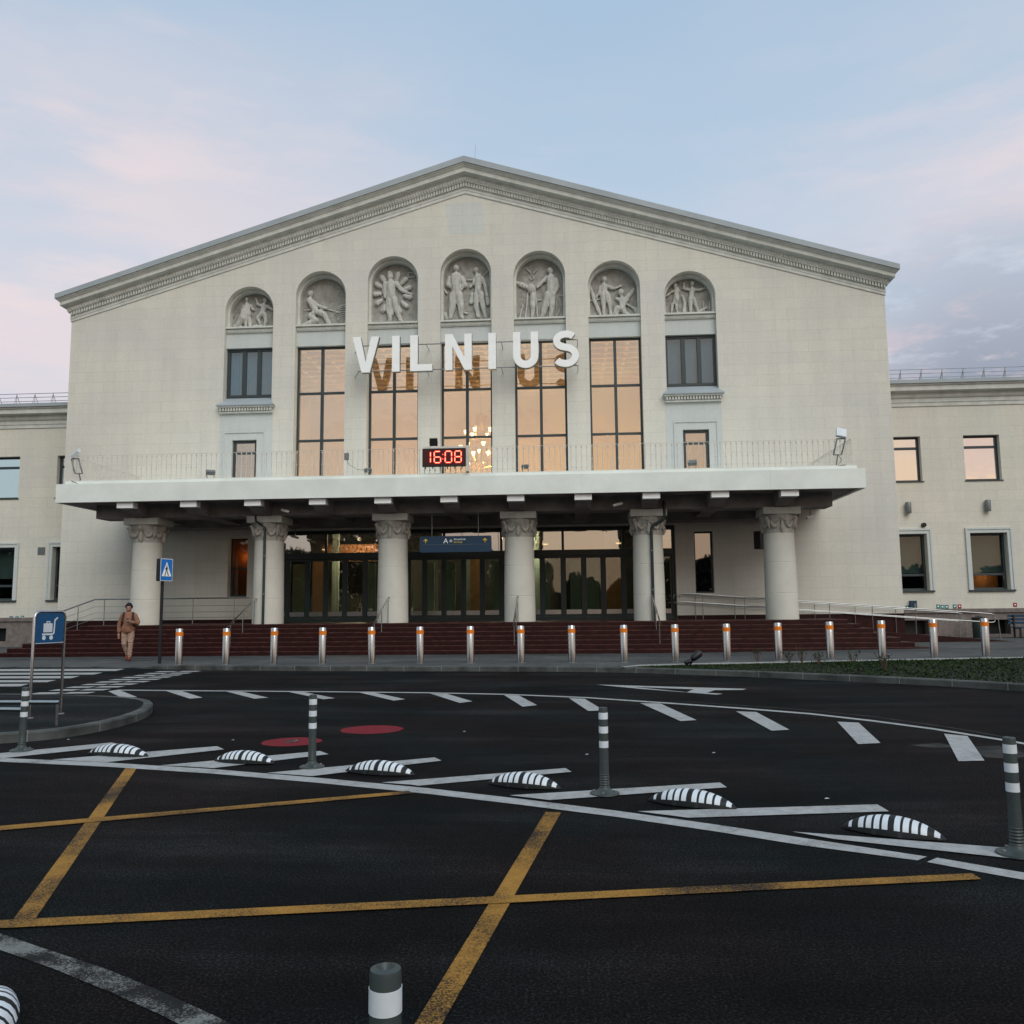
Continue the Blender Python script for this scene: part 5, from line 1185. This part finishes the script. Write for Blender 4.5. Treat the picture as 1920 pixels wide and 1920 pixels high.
for a in (-.21, .05): slab([U(a+.065*math.cos(R(t_)), -.345+.075*math.sin(R(t_))) for t_ in range(0, 360, 24)], .0085, .011, ic)
ic.build('trolley_pictogram', 'white2', pnl)
for q in (A, B_): MB().lathe([(.05, q.z-.002), (.05, q.z+.012)], q.x, q.y, 12).build('base_plate', 'galv', ts)
# low steel rails behind the post on the island
for (p0, p1, h_, lab) in (((-60, 1317), (112, 1317), .30, 'low steel rail behind the trolley sign'), ((-60, 1330), (46, 1331), .30, 'low steel rail at the left picture edge, nearer of two')):
    a, b_ = G(*p0, .12+h_), G(*p1, .12+h_); t = thing('low_rail', Vector((a.x, a.y, .12)), lab, 'rail', 'low trolley rails on the island')
    MB().tube([a, b_], .028, 10).build('rail_tube', 'steel', t, smooth=True)
    if p0[1] == 1317:
        MB().tube([Vector((b_.x-.03, b_.y, .12)), Vector((b_.x-.03, b_.y, b_.z))], .02, 8).build('post', 'steel', t)
    MB().tube([Vector((a.x+.03, a.y, .12)), Vector((a.x+.03, a.y, a.z))], .02, 8).build('post', 'steel', t)
# pedestrian crossing sign
b0 = G(299, 1244, .1); cs = thing('crossing_sign', b0, 'blue pedestrian crossing sign box on a thin black pole', 'sign')
MB().tube([b0, b0+Vector((0, 0, 2.4))], .045, 12).build('pole', 'black', cs, smooth=True)
cdir = math.atan2(-b0.y, -b0.x)  # towards camera
ang = cdir+R(42); nrm = Vector((math.cos(ang), math.sin(ang), 0)); sd = Vector((-nrm.y, nrm.x, 0)); ctr = b0+Vector((.05, 0, 2.72))
def cbx(u, z, o_): return ctr+sd*u+Vector((0, 0, z))+nrm*o_
def slab2(poly, o0, o1, mb):
    n = len(poly); mb.add([cbx(u, z, o0) for u, z in poly]+[cbx(u, z, o1) for u, z in poly], [tuple(range(n)), tuple(range(2*n-1, n-1, -1))]+[(i, (i+1) % n, n+(i+1) % n, n+i) for i in range(n)]); return mb
slab2(rrect(-.225, .225, -.33, .33, .03), -.08, .08, MB()).build('sign_box', 'black', cs)
sf = slab2(rrect(-.225, .225, -.33, .33, .03), .0801, .085, MB()).build('sign_edge', 'white2', cs)
slab2(rrect(-.205, .205, -.31, .31, .02), .0851, .088, MB()).build('sign_face', 'blue2', sf)
slab2([(-.175, -.19), (.175, -.19), (0, .235)], .0881, .091, MB()).build('white_triangle', 'white', sf)
pf = MB(); slab2([(-.0+.022*math.cos(R(a)), .115+.022*math.sin(R(a))) for a in range(0, 360, 30)], .0911, .093, pf)
slab2([(-.03, -.02), (.02, -.02), (.035, .08), (-.02, .085)], .0911, .093, pf); slab2([(-.03, -.02), (-.005, -.03), (-.05, -.18), (-.08, -.18)], .0911, .093, pf); slab2([(-.005, -.02), (.025, -.02), (.085, -.17), (.055, -.18)], .0911, .093, pf); slab2([(-.02, .08), (-.01, .06), (-.06, -.01), (-.075, .0)], .0911, .093, pf); slab2([(.02, .08), (.03, .06), (.07, .01), (.06, -.005)], .0911, .093, pf)
pf.build('walking_figure', 'black', sf)
# waste bin and bench by the right wing
p = G(1810, 1194, .22); t = thing('waste_bin', p, 'dark waste bin standing against the right wing plinth', 'bin')
MB().lathe([(.24, .22), (.26, .26), (.27, .95), (.25, 1.0)], 16.6, 36.6, 24).build('bin_body', 'doorframe', t, smooth=True); MB().lathe([(.28, 1.0), (.28, 1.05), (.1, 1.12)], 16.6, 36.6, 24).build('bin_lid', 'black', t, smooth=True)
t.location = (0, 0, 0)
t.location = (16.6, 36.6, .22)
for chd in t.children:
    for v in chd.data.vertices: v.co = v.co + p - Vector((16.6, 36.6, .22))
bn = thing('bench', (18.9, 36.2, .22), 'dark slatted bench at the right edge beside the plinth', 'bench')
for i in range(4): MB().box(17.7, 20.2, 35.95+i*.13, 36.05+i*.13, .64, .68).build('seat_slat', 'navy', bn)
for i in range(3): MB().box(17.7, 20.2, 36.52, 36.56, .78+i*.14, .88+i*.14).build('back_slat', 'navy', bn)
for x in (17.9, 20.0): MB().box(x-.03, x+.03, 35.95, 36.5, .6, .639).box(x-.03, x+.03, 35.97, 36.03, .2, .6).box(x-.03, x+.03, 36.44, 36.50, .2, 1.15).build('leg', 'black', bn)

M['dust'] = paint('road_dust', (.055, .052, .046), AU, .9, 3, lo=.80, hi=1.05)
gr = MB(); kf = [q for q in kp if -13 < q[0] < 13 and q[1] > 5]; vs = []
for (x, y), (x2, y2) in zip(kf, kf[1:]):
    dx, dy = x2-x, y2-y; l = math.hypot(dx, dy) or 1; nx, ny = dy/l, -dx/l; vs += [(x-nx*.02, y-ny*.02, .0025), (x+nx*.09, y+ny*.09, .0025)]
gr.add(vs, [(2*i, 2*i+2, 2*i+3, 2*i+1) for i in range(len(vs)//2-1)]); struct(gr.build('kerb_grit', 'dust'))
du = MB(); px_sheet(du, [(1815, 1400), (1870, 1398), (1935, 1415), (1900, 1424), (1850, 1420), (1822, 1410)], .0025); px_sheet(du, [(1705, 1397), (1760, 1393), (1800, 1401), (1750, 1402)], .0025); px_sheet(du, [(1280, 1315), (1480, 1328), (1640, 1343), (1800, 1366), (1895, 1383), (1895, 1385), (1800, 1367.6), (1640, 1344.2), (1480, 1329), (1280, 1315.8)], .0026); struct(du.build('dust_patch', 'dust'))
# small litter on the asphalt
for i, (x, y) in enumerate([(1338, 1412), (127, 1387), (436, 1388), (1100, 1415), (870, 1372), (1550, 1498)]):
    q = G(x, y, .002); m = MB(); m.add([q+Vector((-.02, 0, .002)), q+Vector((.0, -.012, .006)), q+Vector((.025, .0, .004)), q+Vector((.004, .014, .008))], [(0, 1, 2, 3)])
    tag(m.build('paper_scrap', 'white2'), 'tiny pale paper scrap on the asphalt, %s' % ['right of the third post', 'below the island kerb', 'left of the second separator', 'beside the third post', 'right of the red discs', 'above the largest separator'][i], 'litter', 'paper scraps on the road')

# trees behind the photographer (only ever seen mirrored in the glass), heights shaped to darken its reflections
tb = MB(); rr = random.Random(11)
for i in range(170):
    x = -95+i*1.15+rr.uniform(-.6, .6); h = 8.2+1.3*math.sin(i*.23)+.8*math.sin(i*.71)+rr.uniform(-.6, .6)
    if x < -25: h = h*1.35+1
    elif x < -8: h += 1.5
    if -3 < x < 12: h *= .6+.15*math.sin(x*.9)
    if x > 20: h *= .8
    if rr.random() < .2: tb.tube([(x, -48, 0), (x+.2, -48, h*.8)], [.22, .08], 6)
    for j in range(300):
        zz = h*rr.random()**.9; c = Vector((x+rr.uniform(-1.3, 1.3)*(1.1-zz/h*.6), -48+rr.uniform(-3, 3), zz)); u = Vector((rr.uniform(-1, 1), rr.uniform(-1, 1), rr.uniform(-1, 1))).normalized()*rr.uniform(.2, .45); v_ = u.cross(Vector((rr.uniform(-1, 1), rr.uniform(-1, 1), rr.uniform(-1, 1)))).normalized()*rr.uniform(.15, .4)
        tb.add([c-u-v_, c+u-v_, c+u+v_, c-u+v_], [(0, 1, 2, 3)])
o = tb.build('far_woods', 'leafdark'); o['kind'] = 'stuff'

# ================================================================ sky, sun, camera
w = bpy.data.worlds.new('World'); bpy.context.scene.world = w; w.use_nodes = True; nt = w.node_tree; nt.nodes.clear()
out = N(nt, 'ShaderNodeOutputWorld'); bg = N(nt, 'ShaderNodeBackground'); L(nt, bg.outputs[0], out.inputs[0])
tc = N(nt, 'ShaderNodeTexCoord'); gen = tc.outputs['Generated']; sx = N(nt, 'ShaderNodeSeparateXYZ'); L(nt, gen, sx.inputs[0]); X_, Y_, Z_ = sx.outputs
SUN_AZ = R(155)  # sunset direction, clockwise from +Y
sdir = Vector((math.sin(SUN_AZ), math.cos(SUN_AZ), .06)).normalized()
dt = N(nt, 'ShaderNodeVectorMath', operation='DOT_PRODUCT'); L(nt, gen, dt.inputs[0]); dt.inputs[1].default_value = sdir
front = ramp(nt, Z_, [(0., (.64, .60, .70)), (.14, (.60, .61, .72)), (.30, (.54, .63, .745)), (.45, (.45, .575, .72)), (.60, (.38, .525, .69)), (1., (.27, .42, .62))])
back = ramp(nt, Z_, [(0., (.80, .55, .36)), (.10, (.78, .58, .41)), (.22, (.70, .57, .46)), (.40, (.62, .62, .62)), (.65, (.46, .54, .66)), (1., (.33, .46, .70))])
mixf = ramp(nt, dt.outputs['Value'], [(-.0, 0.), (.85, 1.)])
sky = mixc(nt, mixf, front, back)
sidem = ramp(nt, math_(nt, 'ADD', math_(nt, 'MULTIPLY', X_, -1.), 0.), [(.2, 0.), (.55, 1.)])
# clouds
dv = math_(nt, 'ADD', math_(nt, 'MAXIMUM', Z_, 0.0), .22)
cx_ = math_(nt, 'DIVIDE', X_, dv); cy_ = math_(nt, 'DIVIDE', Y_, dv); cbn = N(nt, 'ShaderNodeCombineXYZ'); L(nt, cx_, cbn.inputs[0]); L(nt, cy_, cbn.inputs[1])
mp = N(nt, 'ShaderNodeMapping'); mp.inputs['Scale'].default_value = (.55, 1.3, 1); mp.inputs['Rotation'].default_value = (0, 0, R(12)); mp.inputs['Location'].default_value = (2.3, .6, 0); L(nt, cbn.outputs[0], mp.inputs[0])
mp1 = N(nt, 'ShaderNodeMapping'); mp1.inputs['Scale'].default_value = (1.1, .8, 4.6); mp1.inputs['Rotation'].default_value = (0, R(-9), 0); mp1.inputs['Location'].default_value = (.35, 0, .2); L(nt, gen, mp1.inputs[0])
c1 = noise(nt, mp1.outputs[0], 1.6, 6, .55)
wf = ramp(nt, c1, [(.38, 0.), (.58, 1.)])
lm = math_(nt, 'ADD', math_(nt, 'MULTIPLY', ramp(nt, math_(nt, 'MULTIPLY', X_, -1.), [(.0, 0.), (.45, 1.)]), .75), math_(nt, 'MULTIPLY', ramp(nt, X_, [(.12, 0.), (.5, 1.)]), .55), True)
lm = math_(nt, 'ADD', lm, .15, True)
zm = ramp(nt, Z_, [(.0, .6), (.2, 1.), (.42, 1.), (.58, .25)])
pk = math_(nt, 'MULTIPLY', math_(nt, 'MULTIPLY', wf, lm), zm)
sky = mixc(nt, math_(nt, 'MULTIPLY', pk, .85), sky, (.80, .685, .70))
c1b = noise(nt, mp1.outputs[0], 5.5, 6, .6)
sky = mixc(nt, math_(nt, 'MULTIPLY', math_(nt, 'MULTIPLY', ramp(nt, c1b, [(.50, 0.), (.66, .5)]), zm), lm), sky, (.88, .72, .72))
# lavender bank low on the right, and pink streaks
mp2 = N(nt, 'ShaderNodeMapping'); mp2.inputs['Scale'].default_value = (3.2, 2.2, 9.); L(nt, gen, mp2.inputs[0])
c2 = noise(nt, mp2.outputs[0], 2.0, 7, .62)
rm_ = math_(nt, 'MULTIPLY', ramp(nt, X_, [(.18, 0.), (.40, 1.)]), ramp(nt, Z_, [(.22, 1.), (.40, 0.)])); rm_ = math_(nt, 'MULTIPLY', rm_, ramp(nt, Y_, [(.0, 0.), (.4, 1.)]))
sky = mixc(nt, math_(nt, 'MULTIPLY', rm_, ramp(nt, c2, [(.40, .1), (.50, 1.)])), sky, (.29, .33, .42))
c3 = noise(nt, mp2.outputs[0], 4.1, 6, .6)
sky = mixc(nt, math_(nt, 'MULTIPLY', rm_, ramp(nt, c3, [(.52, 0.), (.64, .75)])), sky, (.70, .57, .62))
# sunset cloud bars in the reflected part of the sky
bm = math_(nt, 'MULTIPLY', ramp(nt, c2, [(.50, 0.), (.62, .7)]), math_(nt, 'MULTIPLY', mixf, ramp(nt, Z_, [(.3, 1.), (.6, 0.)])))
sky = mixc(nt, bm, sky, (.62, .50, .48))
# left half of the sky behind the camera is cooler
sky = mixc(nt, math_(nt, 'MULTIPLY', math_(nt, 'MULTIPLY', sidem, ramp(nt, math_(nt, 'MULTIPLY', Y_, -1.), [(.1, 0.), (.4, 1.)])), .8), sky, (.36, .52, .56))
ns = N(nt, 'ShaderNodeTexSky', sky_type='NISHITA'); ns.sun_disc = False; ns.sun_elevation = R(3); ns.sun_rotation = SUN_AZ
nsm = mixc(nt, 1., ns.outputs[0], (.06, .06, .06), 'MULTIPLY')
sky = mixc(nt, .88, nsm, sky)
L(nt, sky, bg.inputs[0]); bg.inputs[1].default_value = 1.0
sd_ = bpy.data.lights.new('Sun', 'SUN'); sd_.energy = 1.5; sd_.angle = R(46); sd_.color = (1, .97, .89)
so_ = bpy.data.objects.new('Sun', sd_); C.objects.link(so_)
el_ = R(42); dirv = Vector((math.sin(SUN_AZ)*math.cos(el_), math.cos(SUN_AZ)*math.cos(el_), math.sin(el_))); so_.rotation_euler = dirv.to_track_quat('Z', 'Y').to_euler()

cam = bpy.data.cameras.new('Camera'); co = bpy.data.objects.new('Camera', cam); C.objects.link(co)
cam.sensor_width = 36; cam.sensor_fit = 'HORIZONTAL'; cam.lens = FPX/1920*36; cam.clip_end = 2000; cam.clip_start = .05
mt = Matrix((Rt, Up, -Fw)).transposed().to_4x4(); mt.translation = Vector((0, 0, H)); co.matrix_world = mt
sc = bpy.context.scene; sc.camera = co
sc.view_settings.view_transform = 'Standard'; sc.view_settings.look = 'None'; sc.view_settings.exposure = .22; sc.view_settings.gamma = 1
sc.cycles.use_denoising = True; sc.cycles.max_bounces = 8; sc.cycles.transparent_max_bounces = 12; sc.cycles.sample_clamp_indirect = 6
